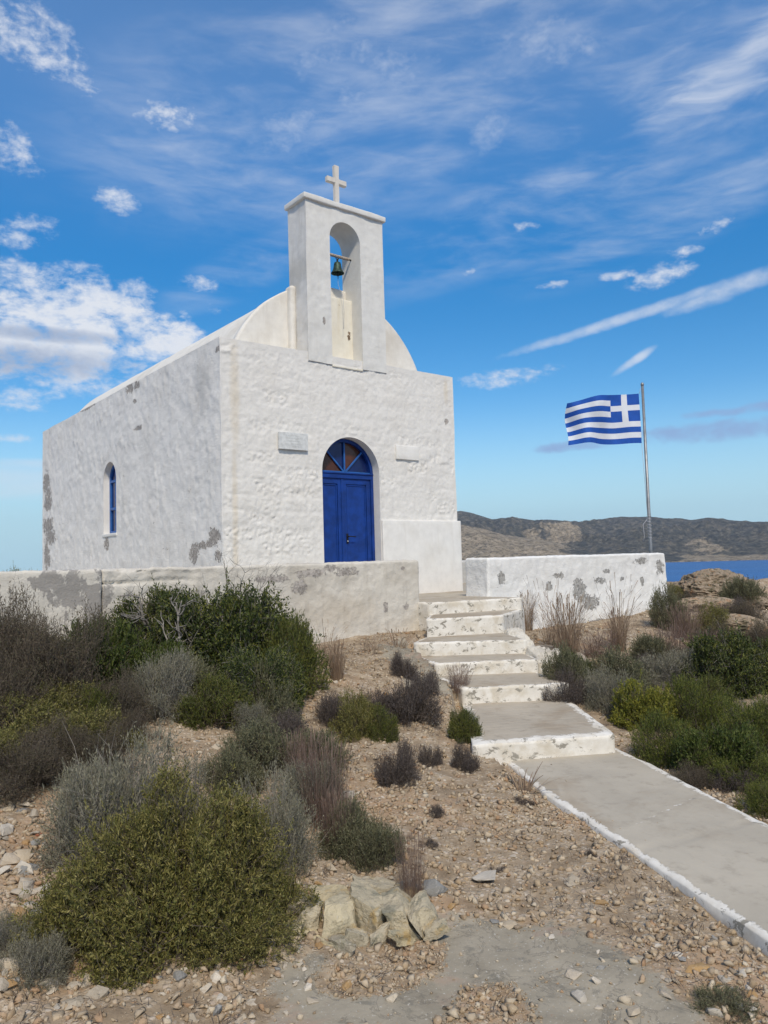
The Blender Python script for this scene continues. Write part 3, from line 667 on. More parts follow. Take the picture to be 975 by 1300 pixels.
def sheet(name, a0, a1, b0, b1, to3, normal, mat, parent, res=.03, relief=None, hole=None, hole_z=None, fade=.05, extra=None):
    """wall sheet with its own relief; hole(A,B) signed distance, below hole_z lowest row stays wall"""
    na = max(2, int(round((a1 - a0) / res))) + 1; nb = max(2, int(round((b1 - b0) / res))) + 1
    A, B = np.meshgrid(np.linspace(a0, a1, na), np.linspace(b0, b1, nb), indexing='ij')
    keep = np.ones((na - 1, nb - 1), bool); H = None
    if hole is not None:
        ra = (a1 - a0) / (na - 1)
        Bs = B.copy()
        if hole_z is not None:   # sill row snapped
            k = np.argmin(np.abs(B[0] - hole_z)); B[:, k] = hole_z
        dc = hole((A[:-1, :-1] + A[1:, 1:]) / 2, (B[:-1, :-1] + B[1:, 1:]) / 2)
        cz = (B[:-1, :-1] + B[1:, 1:]) / 2
        keep = ~((dc < 0) & (cz > (hole_z if hole_z is not None else -1e9)))
        used_in = np.zeros(A.shape, bool); used_out = np.zeros(A.shape, bool)
        for di in (0, 1):
            for dj in (0, 1):
                used_out[di:na - 1 + di, dj:nb - 1 + dj] |= keep; used_in[di:na - 1 + di, dj:nb - 1 + dj] |= ~keep
        bd = used_in & used_out
        if hole_z is not None: bdm = bd & (B > hole_z + 1e-6)
        else: bdm = bd
        for it in range(6):
            e = 1e-4; d = hole(A, B); gxx = (hole(A + e, B) - d) / e; gyy = (hole(A, B + e) - d) / e
            g2 = gxx ** 2 + gyy ** 2 + 1e-9
            A = np.where(bdm, A - d * gxx / g2, A); B = np.where(bdm, B - d * gyy / g2, B)
        if hole_z is not None: B = np.maximum(B, np.where(bdm, hole_z, -1e9))
        H = hole(A, B)
        if hole_z is not None: H = np.where(B < hole_z, np.hypot(np.maximum(H, 0), hole_z - B), H)
    P = to3(A, B)
    rel = relief(A, B) if relief is not None else np.zeros_like(A)
    ed = np.minimum(np.minimum(A - a0, a1 - A), b1 - B)
    rel = rel * sstep(0, fade, ed)
    wob = wobble(P)
    if H is not None:
        rel = rel * sstep(.0, .05, H); wob = wob * sstep(0, .12, np.abs(H))[..., None]
    P = P + rel[..., None] * np.array(normal)[None, None] + wob
    if extra is not None: P = extra(P)
    idx = np.arange(na * nb).reshape(na, nb)
    q = np.stack([idx[:-1, :-1], idx[1:, :-1], idx[1:, 1:], idx[:-1, 1:]], -1)[keep]
    v = P.reshape(-1, 3)
    fn = np.cross(v[q[0, 1]] - v[q[0, 0]], v[q[0, 2]] - v[q[0, 0]])
    if fn @ np.array(normal) < 0: q = q[:, ::-1]
    used = np.unique(q); remap = -np.ones(len(v), int); remap[used] = np.arange(len(used))
    me = raw_mesh(name, sub(v[used], parent) if parent else v[used], remap[q], mat, True)
    return obj(name, me, parent)
def rbox(name, x0, x1, y0, y1, z0, z1, mat, parent, res=.05, rnd=.02, amp=.012, relief=None, wob=.012, seed=51, taper=None):
    """box with soft uneven edges, one closed skin"""
    def ax(a, b):
        n = max(1, int(round((b - a) / res))); s = np.linspace(a, b, n + 1)
        return np.unique(np.concatenate([s, [a + rnd * .5, a + rnd, b - rnd, b - rnd * .5]]))
    X, Y, Z = ax(x0, x1), ax(y0, y1), ax(z0, z1)
    Vs = []; Fs = []; base = 0
    def face(U, V, f, nrm):
        nonlocal base
        A, B = np.meshgrid(U, V, indexing='ij'); P = f(A, B)
        idx = np.arange(A.size).reshape(A.shape) + base
        q = np.stack([idx[:-1, :-1], idx[1:, :-1], idx[1:, 1:], idx[:-1, 1:]], -1).reshape(-1, 4)
        p = P.reshape(-1, 3); fn = np.cross(p[q[0, 1] - base] - p[q[0, 0] - base], p[q[0, 2] - base] - p[q[0, 0] - base])
        if fn @ np.array(nrm) < 0: q = q[:, ::-1]
        Vs.append(p); Fs.append(q); base += A.size
    face(X, Z, lambda A, B: np.stack([A, A * 0 + y0, B], -1), (0, -1, 0)); face(X, Z, lambda A, B: np.stack([A, A * 0 + y1, B], -1), (0, 1, 0))
    face(Y, Z, lambda A, B: np.stack([A * 0 + x0, A, B], -1), (-1, 0, 0)); face(Y, Z, lambda A, B: np.stack([A * 0 + x1, A, B], -1), (1, 0, 0))
    face(X, Y, lambda A, B: np.stack([A, B, A * 0 + z1], -1), (0, 0, 1)); face(X, Y, lambda A, B: np.stack([A, B, A * 0 + z0], -1), (0, 0, -1))
    V = np.concatenate(Vs); F = np.concatenate(Fs)
    C_ = np.clip(V, [x0 + rnd, y0 + rnd, z0 + rnd], [x1 - rnd, y1 - rnd, z1 - rnd]); D = V - C_
    L = np.linalg.norm(D, axis=1, keepdims=True); N = D / np.maximum(L, 1e-9)
    V = C_ + N * rnd
    if amp: V = V + N * (amp * fbm(V * 5, 4, seed + 3, .6))[:, None]
    if relief is not None: V = V + N * relief(V)[:, None]
    V = V + wobble(V, wob, 1.1, seed)
    if taper is not None: V = taper(V)
    # weld
    key = np.round(V * 20000).astype(np.int64); _, first, inv = np.unique(key, axis=0, return_index=True, return_inverse=True)
    inv = inv.ravel(); V2 = V[first]; F2 = inv[F]
    ok = np.array([len(set(r)) == 4 for r in F2.tolist()]); F2 = F2[ok]
    me = raw_mesh(name, sub(V2, parent) if parent is not None else V2, F2, mat, True)
    return obj(name, me, parent)
def strip(name, pts, dvec, depth, to3, mat, parent, n=6, close=False, thick=None):
    """reveal swept from an outline along dvec"""
    pts = list(pts) + ([pts[0]] if close else [])
    V = []; 
    for k in range(n + 1):
        for a, b_ in pts: V.append(np.array(to3(a, b_)) + np.array(dvec) * depth * k / n)
    V = np.array(V); m_ = len(pts); idx = np.arange((n + 1) * m_).reshape(n + 1, m_)
    q = np.stack([idx[:-1, :-1], idx[1:, :-1], idx[1:, 1:], idx[:-1, 1:]], -1).reshape(-1, 4)
    k = np.repeat(np.arange(n + 1), m_)
    V = V + wobble(V, .006, 3, 61) * ((k > 0) & (k < n))[:, None]
    return obj(name, raw_mesh(name, sub(V, parent) if parent else V, q, mat, True), parent)

# ------------------------------------------------------------------ chapel
CW_, CD, CH = 4.8, 9.65, 4.02
chapel = thing('chapel', 'small whitewashed chapel with arched blue door, bell tower and barrel roof on a walled terrace', 'chapel', (2.4, 4.8, 0))
DX0, DX1, DSP = 1.80, 2.98, 2.09
front = sheet('wall', 0, CW_, 0, CH, lambda A, B: np.stack([A, A * 0, B], -1), (0, -1, 0), M['front'], chapel, .021,
              lambda A, B: masonry(A, B, 5, .235, .019) * (1 - .8 * sstep(3.88, 3.96, B)), arch_sdf(DX0, DX1, DSP), 0.012)
front['label'] = 'front wall of limewashed rubble with the door opening'
WY0, WY1, WZ0, WSP = 4.46, 5.19, 1.27, 2.33
side = sheet('wall', 0, CD, 0, CH, lambda A, B: np.stack([A * 0, A, B], -1), (-1, 0, 0), M['side'], chapel, .035,
             lambda A, B: lumpy(A, B, 8), arch_sdf(WY0, WY1, WSP), WZ0)
side['label'] = 'shaded side wall of lumpy grey-white plaster with flaked patches'
sheet('wall', 0, CD, 0, CH, lambda A, B: np.stack([A * 0 + CW_, A, B], -1), (1, 0, 0), M['side'], chapel, .08, lambda A, B: lumpy(A, B, 18))
sheet('wall', 0, CW_, 0, CH, lambda A, B: np.stack([A, A * 0 + CD, B], -1), (0, 1, 0), M['side'], chapel, .08, lambda A, B: lumpy(A, B, 28))
sheet('roof_deck', 0, CW_, 0, CD, lambda A, B: np.stack([A, B, A * 0 + CH], -1), (0, 0, 1), M['vault'], chapel, .1, fade=.01)
# barrel vault with its gable face
VC, VZ, VR, VY0, VY1 = 2.42, 3.29, 2.06, .45, 9.3
a0 = math.asin((CH - .02 - VZ) / VR)
def vault_to3(A, B): return np.stack([VC - VR * np.cos(A), B, VZ + VR * np.sin(A)], -1)
vs = sheet('roof', a0, math.pi - a0, VY0 + .06, VY1, vault_to3, (0, 0, 1), M['vault'], chapel, .05)
vs['label'] = 'long barrel vaulted roof of cream plaster'
th = np.linspace(a0, math.pi - a0, 41); rr = np.array([0, .15, .3, .45, .6, .75, .88, .96, 1.0])
for yy, nm in ((VY0, 'gable'), (VY1, 'gable')):
    V = []
    for r in rr:
        for a in th:
            x = VC - VR * r * math.cos(a); z0 = CH - .02; z = z0 + (VZ + VR * math.sin(a) - z0) * r; V.append((x, yy, z))
    if yy == VY0:
        for a in th: V.append((VC - (VR + .03) * math.cos(a), yy, VZ + (VR + .03) * math.sin(a)))
        for a in th: V.append((VC - (VR + .03) * math.cos(a), yy + .16, VZ + (VR + .03) * math.sin(a)))
        for a in th: V.append((VC - (VR - .02) * math.cos(a), yy + .19, VZ + (VR - .02) * math.sin(a)))
    V = np.array(V); n_ = len(V) // 41; idx = np.arange(len(V)).reshape(n_, 41)
    q = np.stack([idx[:-1, :-1], idx[1:, :-1], idx[1:, 1:], idx[:-1, 1:]], -1).reshape(-1, 4)
    V = V + wobble(V, .012)
    g_ = obj('gable', raw_mesh('gable', sub(V, chapel), q, M['vault'], True), chapel)
# door
rev = arch_pts(DX0, DX1, 0.0, DSP)
xz = lambda Y: (lambda a, b_: (a, Y, b_))
door = obj('door', None, chapel, (2.39 - 2.4, .2 - 4.8, 0))
tag(door, 'arched double door painted deep blue with a fanlight')
def dsub(V): return np.asarray(V, float) - np.array([2.39, .2, 0])
class _P:  # stand-in giving strip()/rbox() the door origin
    pass
def at_origin(name, me, parent, org):
    return obj(name, me, parent)
V = []
strip('reveal', rev, (0, 1, 0), .30, xz(0.), M['smooth'], chapel)
def arch_band(bm, x0, x1, z0, spring, wdt, y0, y1, off):
    o_ = arch_pts(x0, x1, z0, spring); i_ = arch_pts(x0 + wdt, x1 - wdt, z0, spring)
    n_ = len(o_); rows = []
    for P_, Y in ((o_, y0), (i_, y0), (i_, y1), (o_, y1)):
        rows.append([bm.verts.new((a - off[0], Y - off[1], z - off[2])) for a, z in P_])
    for r in range(4):
        A_, B_ = rows[r], rows[(r + 1) % 4]
        for k in range(n_ - 1): bm.faces.new((A_[k], A_[k + 1], B_[k + 1], B_[k]))
DO = (2.39, .2, 0)
bm = bmesh.new(); arch_band(bm, DX0 + .004, DX1 - .004, .02, DSP, .055, .17, .26, DO)
add_box(bm, DX0 + .01, DX1 - .01, .165, .255, 2.0, 2.075, .006, DO); add_box(bm, DX0 + .01, DX1 - .01, .150, .24, 2.077, 2.10, .004, DO)
add_box(bm, DX0 + .01, DX1 - .01, .165, .255, .0, .025, 0, DO)
bm_obj('door_frame', bm, M['blue'], door)
mid = 2.32
for (x0, x1) in ((DX0 + .06, mid - .003), (mid + .003, DX1 - .06)):
    bm = bmesh.new(); z0, z1 = .03, 1.998
    s_ = .085
    add_box(bm, x0, x0 + s_, .19, .235, z0, z1, .004, DO); add_box(bm, x1 - s_, x1, .19, .235, z0, z1, .004, DO)
    for (za, zb) in ((z0, z0 + .14), (z1 - .09, z1)): add_box(bm, x0 + s_, x1 - s_, .1905, .2345, za, zb, .003, DO)
    add_box(bm, x0 + s_, x1 - s_, .212, .228, z0 + .1, z1 - .05, 0, DO)
    for (za, zb) in ((z0 + .15, z1 - .10),):
        add_box(bm, x0 + s_ + .01, x1 - s_ - .01, .200, .212, za, za + .02, .004, DO); add_box(bm, x0 + s_ + .01, x1 - s_ - .01, .200, .212, zb - .02, zb, .004, DO)
        add_box(bm, x0 + s_ + .01, x0 + s_ + .03, .200, .212, za, zb, .004, DO); add_box(bm, x1 - s_ - .03, x1 - s_ - .01, .200, .212, za, zb, .004, DO)
    bm_obj('door_leaf', bm, M['blue'], door)
bm = bmesh.new(); add_box(bm, mid - .022, mid + .022, .176, .189, .03, 1.995, .005, DO); bm_obj('cover_strip', bm, M['blue'], door)
# handle
hx, hz = 2.405, 1.02
bm = bmesh.new(); add_box(bm, hx - .02, hx + .02, .179, .188, hz - .12, hz + .05, .003, DO)
add_tube(bm, [(hx - DO[0], .178 - .2, hz), (hx - DO[0], .13 - .2, hz), (hx + .02 - DO[0], .125 - .2, hz), (hx + .13 - DO[0], .128 - .2, hz - .006)], .010, 8)
bm_obj('door_handle', bm, M['iron'], door, True)
bm = bmesh.new(); add_tube(bm, [(hx - DO[0], .180 - .2, hz - .08), (hx - DO[0], .166 - .2, hz - .08)], .012, 12); bm_obj('lock_cylinder', bm, mat_plain('bright_steel', (.6, .6, .6), .3, .8), door, True)
# fanlight
fc, fz, fr = 2.39, 2.10, .53
angs = [0, 45, 90, 135, 180]
for k in range(4):
    bm = bmesh.new(); vs_ = [bm.verts.new((fc - DO[0], .225 - .2, fz))]
    for a in np.linspace(RAD(angs[k]), RAD(angs[k + 1]), 10): vs_.append(bm.verts.new((fc + fr * math.cos(a) - DO[0], .225 - .2, fz + fr * math.sin(a))))
    f_ = bm.faces.new(vs_); r = bmesh.ops.extrude_face_region(bm, geom=[f_])
    for v in [g for g in r['geom'] if isinstance(g, bmesh.types.BMVert)]: v.co.y += .004
    o = bm_obj('fanlight_pane', bm, M['glass_dark'] if k in (1, 3) else M['glass_blue'], door)
    o['label'] = ('dark red-brown' if k in (1, 3) else 'deep blue') + ' pane of the fanlight'
for a in (45, 90, 135):
    bm = bmesh.new(); c_, s_ = math.cos(RAD(a)), math.sin(RAD(a))
    add_box(bm, .03, fr, -.014, .014, -.014, .014, .004)
    for v in bm.verts: v.co = Vector((fc - DO[0] + v.co.x * c_ - v.co.z * s_, .205 - .2 + v.co.y, fz + v.co.x * s_ + v.co.z * c_))
    bm_obj('glazing_bar', bm, M['blue2'], door)
bm = bmesh.new(); add_box(bm, DX0 + .05, DX1 - .05, .190, .222, 2.101, 2.125, .004, DO)
bm_obj('glazing_bar', bm, M['blue2'], door)
# side window
wrev = arch_pts(WY0, WY1, WZ0, WSP)
window = obj('window', None, chapel, (.32 - 2.4, 4.82 - 4.8, 0)); tag(window, 'narrow arched side window with blue frame')
WO = (.32, 4.82, 0)
yz = lambda a, b_: (0., a, b_)
strip('reveal', wrev, (1, 0, 0), .22, yz, M['smooth'], chapel)
bm = bmesh.new()
o_ = arch_pts(WY0 + .004, WY1 - .004, WZ0 + .01, WSP); i_ = arch_pts(WY0 + .07, WY1 - .07, WZ0 + .01, WSP); rows = []
for P_, X_ in ((o_, .12), (i_, .12), (i_, .18), (o_, .18)): rows.append([bm.verts.new((X_ - WO[0], a - WO[1], z)) for a, z in P_])
for r in range(4):
    A_, B_ = rows[r], rows[(r + 1) % 4]
    for k in range(len(o_) - 1): bm.faces.new((A_[k], A_[k + 1], B_[k + 1], B_[k]))
add_box(bm, .117, .16, (WY0 + WY1) / 2 - .025, (WY0 + WY1) / 2 + .025, WZ0 + .01, WSP + .3, .004, WO)
for zz in (WZ0 + .04, 1.78, WSP): add_box(bm, .119, .158, WY0 + .03, WY1 - .03, zz - .025, zz + .025, .004, WO)
bm_obj('window_frame', bm, M['blue2'], window)
bm = bmesh.new(); vs_ = [bm.verts.new((.15 - WO[0], a - WO[1], z)) for a, z in i_]; bm.faces.new(vs_)
bm_obj('pane', bm, M['glass_blue'], window)
rbox('sill', -.02, .15, WY0 - .03, WY1 + .03, WZ0 - .05, WZ0 + .012, M['smooth'], chapel, .06, .012, .004)
# plinth beside the door
rbox('plinth', DX1 + .012, CW_ + .05, -.045, .6, -.3, 1.295, M['smooth'], chapel, .07, .012, .003, wob=.004)
# plaques
pl = obj('plaque', None, chapel, (1.24 - 2.4, -4.83, 2.52)); pl['label'] = 'grey marble plaque with faint worn inscription, left of the door'
bm = bmesh.new(); add_box(bm, -.265, .265, -.022, .025, -.135, .135, .004); bm_obj('slab', bm, M['marble'], pl)
rr_ = random.Random(4)
for j, (z, x0, x1) in enumerate(((.085, -.10, .10), (.045, -.13, .13), (.0, -.09, .12), (-.045, -.05, .10), (-.085, -.03, .09))):
    bm = bmesh.new(); x = x0
    while x < x1:   # illegible cut strokes
        w_ = rr_.uniform(.006, .014); add_box(bm, x, x + .004, -.0245, -.0215, z - .011, z + .011)
        if rr_.random() < .7: zz = z + rr_.choice((-.009, 0, .009)); add_box(bm, x + .0045, x + w_, -.0243, -.0217, zz - .002, zz + .002)
        x += w_ + .010
    bm_obj('inscription_line', bm, M['engrave'], pl)
pl2 = rbox('plaque', 3.36, 3.88, -.03, .02, 2.37, 2.62, M['smooth'], chapel, .08, .008, .002, wob=.003)
pl2['label'] = 'blank plaque limewashed over like the wall, right of the door'
# bell tower
tower = obj('bell_tower', None, chapel, (0, 0, 0)); tower['label'] = 'bell tower with arched opening rising from the front wall'
TX0, TX1, TZ0, TZ1, TD = 1.575, 3.20, 3.86, 6.60, .53
class _T: pass
T_ = _T(); T_.location = (2.4, 4.8, 0)
def tsheet(*a, **k):
    o = sheet(a[0], *a[1:-1], T_, **k) if False else None
def sheet_t(name, a0, a1, b0, b1, to3, nrm, mat, **k):
    o = sheet(name, a0, a1, b0, b1, to3, nrm, mat, chapel, **k); o.parent = tower; return o
OX0, OX1, OSP, NZ = 2.05, 2.685, 6.055, 3.872
tap = lambda A, B, c: A
tw_h = arch_sdf(OX0, OX1, OSP)
lump_t = lambda A, B: lumpy(A, B, 44, .008) + .005 * masonry(A, B, 15, .3, 1.) * sstep(2.7, 3.1, A)
sheet_t('tower_wall', TX0, TX1, TZ0, TZ1, lambda A, B: np.stack([A, A * 0 - .012, B], -1), (0, -1, 0), M['tower'], res=.025, relief=lump_t, hole=tw_h, hole_z=NZ)
sheet_t('tower_wall', TX0, TX1, TZ0, TZ1, lambda A, B: np.stack([A, A * 0 + TD, B], -1), (0, 1, 0), M['tower'], res=.04, relief=lump_t, hole=tw_h, hole_z=5.15)
for X_, n_ in ((TX0, -1), (TX1, 1)):
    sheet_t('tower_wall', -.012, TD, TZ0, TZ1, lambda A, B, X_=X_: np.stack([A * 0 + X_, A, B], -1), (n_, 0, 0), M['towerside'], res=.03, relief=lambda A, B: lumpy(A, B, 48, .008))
o = strip('reveal', arch_pts(OX0, OX1, NZ, OSP), (0, 1, 0), TD + .012, lambda a, b_: (a, -.012, b_), M['tower'], chapel); o.parent = tower
o = rbox('niche_panel', OX0 - .02, OX1 + .02, .27, TD + .005, NZ - .1, 5.15, M['niche'], chapel, .06, .012, .004, wob=.004); o.parent = tower
o = rbox('niche_sill', OX0 + .002, OX1 - .002, -.008, .30, NZ - .03, NZ + .004, M['niche'], chapel, .08, .006, .002, wob=.002); o.parent = tower
o = rbox('coping', TX0 - .05, TX1 + .05, -.06, TD + .05, TZ1 - .015, TZ1 + .085, M['tower'], chapel, .06, .02, .012, wob=.01); o.parent = tower
o = rbox('fillet', TX0 - .10, TX0 + .02, .33, TD, CH - .05, 5.22, M['vault'], chapel, .06, .05, .01); o.parent = tower
# cross on the coping
cy = .25; p0 = onY(427, 256, cy); p1 = onY(426, 211, cy); pc = (p0 + p1) / 2; zb = TZ1 + .06; zt = p1[2]; cxx = pc[0]; arm = zb + (zt - zb) * .66
bm = bmesh.new()
hw, ht_ = .044, .038
prof2 = [(-hw, zb), (hw, zb), (hw, arm - hw), (.205, arm - hw - .006), (.205, arm + hw + .006), (hw, arm + hw), (hw + .006, zt), (-hw - .006, zt), (-hw, arm + hw), (-.205, arm + hw + .006), (-.205, arm - hw - .006), (-hw, arm - hw)]
f_ = bm.faces.new([bm.verts.new((cxx + a - 2.4, cy - ht_ - 4.8, z)) for a, z in prof2])
r = bmesh.ops.extrude_face_region(bm, geom=[f_])
for v in [g for g in r['geom'] if isinstance(g, bmesh.types.BMVert)]: v.co.y += 2 * ht_
bmesh.ops.bevel(bm, geom=list(bm.edges), offset=.008, segments=2, affect='EDGES')
o = bm_obj('cross', bm, mat_wash('cross_stone', (.62, .58, .52), (.42, .38, .33), .6, streak=.4, bump=.5), tower)
# bell on its beam
by = .26; bc = onY(428.5, 342, by); bx = bc[0]; bt = onY(429, 326, by)[2]
beam = thing('bell_beam', 'thin rope-wrapped rod across the bell tower opening, holding up the bell', 'rod', (bx, by, bt))
bm = bmesh.new(); pts = []
for k in range(31):
    x = OX0 - .01 + (OX1 - OX0 + .02) * k / 30; pts.append((x - bx, 0, .0 + .006 * math.sin(k)))
add_tube(bm, pts, .013, 8); bm_obj('rod', bm, M['iron'], beam, True)
bm = bmesh.new(); pts = []
for k in range(260):
    s_ = k / 259; x = OX0 + .10 + (OX1 - OX0 - .14) * s_; a = k * .62; pts.append((x - bx, .021 * math.cos(a), .002 + .021 * math.sin(a)))
add_tube(bm, pts, .0075, 5); bm_obj('rope_wrap', bm, M['rope'], beam, True)
bell = thing('bell', 'small green-patinated bronze bell hanging in the arched tower opening', 'bell', (bx, by, bt - .30))
bm = bmesh.new()
prf = [(.0, .205), (.030, .203), (.052, .190), (.062, .165), (.067, .125), (.076, .080), (.092, .040), (.112, .012), (.116, .0), (.110, -.003), (.100, .008), (.082, .045), (.066, .09), (.056, .15), (.0, .19)]
add_lathe(bm, prf, 0, 0); bmesh.ops.remove_doubles(bm, verts=bm.verts, dist=1e-4); bm_obj('bell_body', bm, M['bronze'], bell, True)
bm = bmesh.new(); add_tube(bm, [(0, 0, .195), (0, 0, .26)], .016, 10); add_tube(bm, [(.03 * math.cos(a), 0, .275 + .026 * math.sin(a)) for a in np.linspace(0, 2 * math.pi, 13)], .008, 6, False)
bm_obj('hanger', bm, M['iron'], bell, True)
bm = bmesh.new(); add_tube(bm, [(0, 0, .18), (.004, 0, .0), (.005, 0, -.045)], [.006, .007, .013], 8); add_tube(bm, [(.005 + .016 * math.cos(a), 0, -.066 + .02 * math.sin(a)) for a in np.linspace(0, 2 * math.pi, 13)], .004, 6, False)
bm_obj('clapper', bm, M['iron'], bell, True)
bm = bmesh.new(); add_tube(bm, [(.005, 0, -.085), (.012, .01, -.18), (.02, -.03, -.30), (.03, -.10, -.42), (.03, -.12, -.7), (.03, -.10, -1.0)], .0035, 5); bm_obj('pull_cord', bm, M['cord'], bell, True)

# ------------------------------------------------------------------ terrace floor and parapets
tf = rbox('terrace_floor', -9.5, 8.1, -1.8, 12.2, -.22, -.002, M['path'], None, .35, .02, .006, wob=.004); tag(tf, kind='structure')
def par_relief(V):
    return .018 * fbm(V * 6, 4, 77, .6) + .012 * np.maximum(0, fbm(V * 13, 3, 79))
PT = .586; PW = .45
pw = thing('parapet_wall', 'long stained old parapet wall in front of the chapel, left of the steps', 'wall', (-3, PY, 0))
def block_relief(V):
    m_ = masonry(V[:, 0], V[:, 2], 63, .26, .03)
    k = sstep(-2.5, -2.3, V[:, 0]) * sstep(-1.0, -1.5, V[:, 0])
    crack = sstep(.022, .0, np.abs(V[:, 2] - .45 - .03 * fbm(np.stack([V[:, 0] * 2, V[:, 0] * 0, V[:, 0] * 0], -1), 3, 4))) * sstep(-1.35, -1.6, V[:, 0])
    return par_relief(V) + (k * m_ - .03 * crack * (V[:, 0] > -2.44)) * (V[:, 1] < PY + .05)
rbox('wall_section', -2.43, 2.03, PY, PY + PW, -.9, PT, M['parapet'], pw, .022, .03, .0, block_relief, seed=91)
o = rbox('wall_section', -9.5, -2.445, PY - .02, PY + PW, -.9, PT + .004, M['parapet'], pw, .05, .03, .0, par_relief, seed=95)
pw2 = thing('parapet_wall', 'bright white flaking parapet wall right of the steps, dry grass in front', 'wall', (6, PY, 0))
rbox('wall_section', 3.43, 8.35, PY, PY + .50, -1.1, PT + .01, M['newparapet'], pw2, .03, .035, .0, par_relief, seed=101,
     taper=lambda V: np.stack([V[:, 0] + .10 * sstep(.2, -.5, V[:, 2]) * (V[:, 0] < 3.6) * -1, V[:, 1] - .05 * sstep(.2, -.6, V[:, 2]) * (V[:, 1] < PY + .1), V[:, 2]], -1))
pw3 = thing('parapet_wall', 'far side parapet wall of the terrace, glimpsed right of the chapel corner', 'wall', (8.1, 5, 0))
rbox('wall_section', 7.85, 8.3, PY + .52, 12.3, -.9, PT - .04, M['newparapet'], pw3, .12, .03, .01)

# ------------------------------------------------------------------ steps and path
def bil(q, n, m_):
    FL, FR, BR, BL = [np.array(p, float) for p in q]
    s = np.linspace(0, 1, n)[:, None, None]; r = np.linspace(0, 1, m_)[None, :, None]
    return (FL * (1 - s) + FR * s) * (1 - r) + (BL * (1 - s) + BR * s) * r
def qslab(name, q, zt, zb, wf, ws, seed, label, back=.10, parent=None, res=.035, sides=('L', 'R')):
    FL, FR, BR, BL = [np.array(p, float) for p in q]
    bd = (BL + BR) / 2 - (FL + FR) / 2; bd /= np.linalg.norm(bd)
    BL2 = BL + bd * back; BR2 = BR + bd * back
    n = max(6, int(np.linalg.norm(FR - FL) / res)); m_ = max(5, int(np.linalg.norm(BL2 - FL) / res))
    P = bil((FL, FR, BR2, BL2), n, m_)
    def segd(P, a, b):
        e = b - a; t_ = np.clip(((P - a) @ e) / (e @ e), 0, 1); return np.linalg.norm(P - a - t_[..., None] * e, axis=-1)
    dF = segd(P, FL, FR); dL = segd(P, FL, BL2); dR = segd(P, FR, BR2)
    pt = np.full(dF.shape, -2.)
    if wf: pt = np.maximum(pt, 1.2 - 1.2 * dF / wf)
    if 'L' in sides: pt = np.maximum(pt, 1.2 - 1.2 * dL / ws)
    if 'R' in sides: pt = np.maximum(pt, 1.2 - 1.2 * dR / ws)
    dE = np.minimum(np.minimum(dF, dL), dR)
    P3 = np.concatenate([P, np.full(P.shape[:2] + (1,), zt)], -1)
    wear = sstep(.05, 0, dE)
    nn = fbm(P3 * 7, 3, seed)
    if seed == 125:
        lines = np.abs((dF / .105 + .12 * fbm(P3 * 1.5, 2, 7)) % 1 - .5); P3[..., 2] -= .007 * sstep(.10, .0, lines) * sstep(.15, .22, dF)
    P3[..., 2] += .004 * nn - .012 * wear * (1 + 1.2 * fbm(P3 * 9, 3, seed + 3))
    # border loop (left side back->front, front, right side front->back)
    idx = np.arange(n * m_).reshape(n, m_)
    quads = list(map(tuple, np.stack([idx[:-1, :-1], idx[1:, :-1], idx[1:, 1:], idx[:-1, 1:]], -1).reshape(-1, 4)))
    V = list(P3.reshape(-1, 3)); paint = list(pt.reshape(-1))
    loop = [idx[0, j] for j in range(m_ - 1, -1, -1)] + [idx[i, 0] for i in range(1, n)] + [idx[n - 1, j] for j in range(1, m_)]
    c = P3.reshape(-1, 3)[:, :2].mean(0); prev = loop; ks = [.012, .04, .10, .18, .30, 1.] if zt - zb > .3 else [.15, .5, 1.]
    L0 = np.array([V[i] for i in loop]); 
    tg = np.gradient(L0[:, :2], axis=0); nr = np.stack([tg[:, 1], -tg[:, 0]], -1); nr /= np.linalg.norm(nr, axis=1, keepdims=True) + 1e-9
    if ((L0[:, :2] - c) * nr).sum() < 0: nr = -nr
    for li, k in enumerate(ks):
        z = zt - (k if zt - zb > .3 else k * (zt - zb)); z = max(z, zb)
        Q = L0.copy(); Q[:, 2] = z + .003 * fbm(np.c_[L0[:, :2] * 9, np.full(len(L0), z * 9)], 2, seed + 8)
        off = .010 + .012 * fbm(np.c_[L0[:, :2] * 5, np.full(len(L0), z * 6)], 3, seed + 9)
        Q[:, :2] += nr * off[:, None]
        cur = list(range(len(V), len(V) + len(Q))); V += list(Q); paint += [1.0] * len(Q)
        for i in range(len(loop) - 1): quads.append((prev[i], cur[i], cur[i + 1], prev[i + 1]))
        prev = cur
    me = raw_mesh(name, np.array(V) if parent is None else sub(np.array(V), parent), np.array(quads), M['step'] if parent is not None else M['path'], True)
    a_ = me.attributes.new('paint', 'FLOAT', 'POINT'); a_.data.foreach_set('value', np.array(paint, np.float32))
    o = obj(name, me, parent)
    if label: o['label'] = label
    return o
stairs = thing('stairway', 'curving flight of worn concrete steps with whitewashed risers up to the chapel terrace', 'steps', (1.2, -4, -.9))
names = ['top step between the parapet ends', 'second step from the top', 'third step, with flaked riser', 'fourth step', 'fifth step with clean white riser', 'deep lowest step ending at the path']
for i in range(6):
    qslab('step', STEPQ[i], SZ[i], SZ[i] - .55, .03 if i < 5 else .13, .05 if i < 5 else .12, 120 + i, names[i], .12 if i else .3, stairs, .035 if i < 5 else .02)
# whitewashed sloping cheek block at the right of the upper steps
CHEEK = True
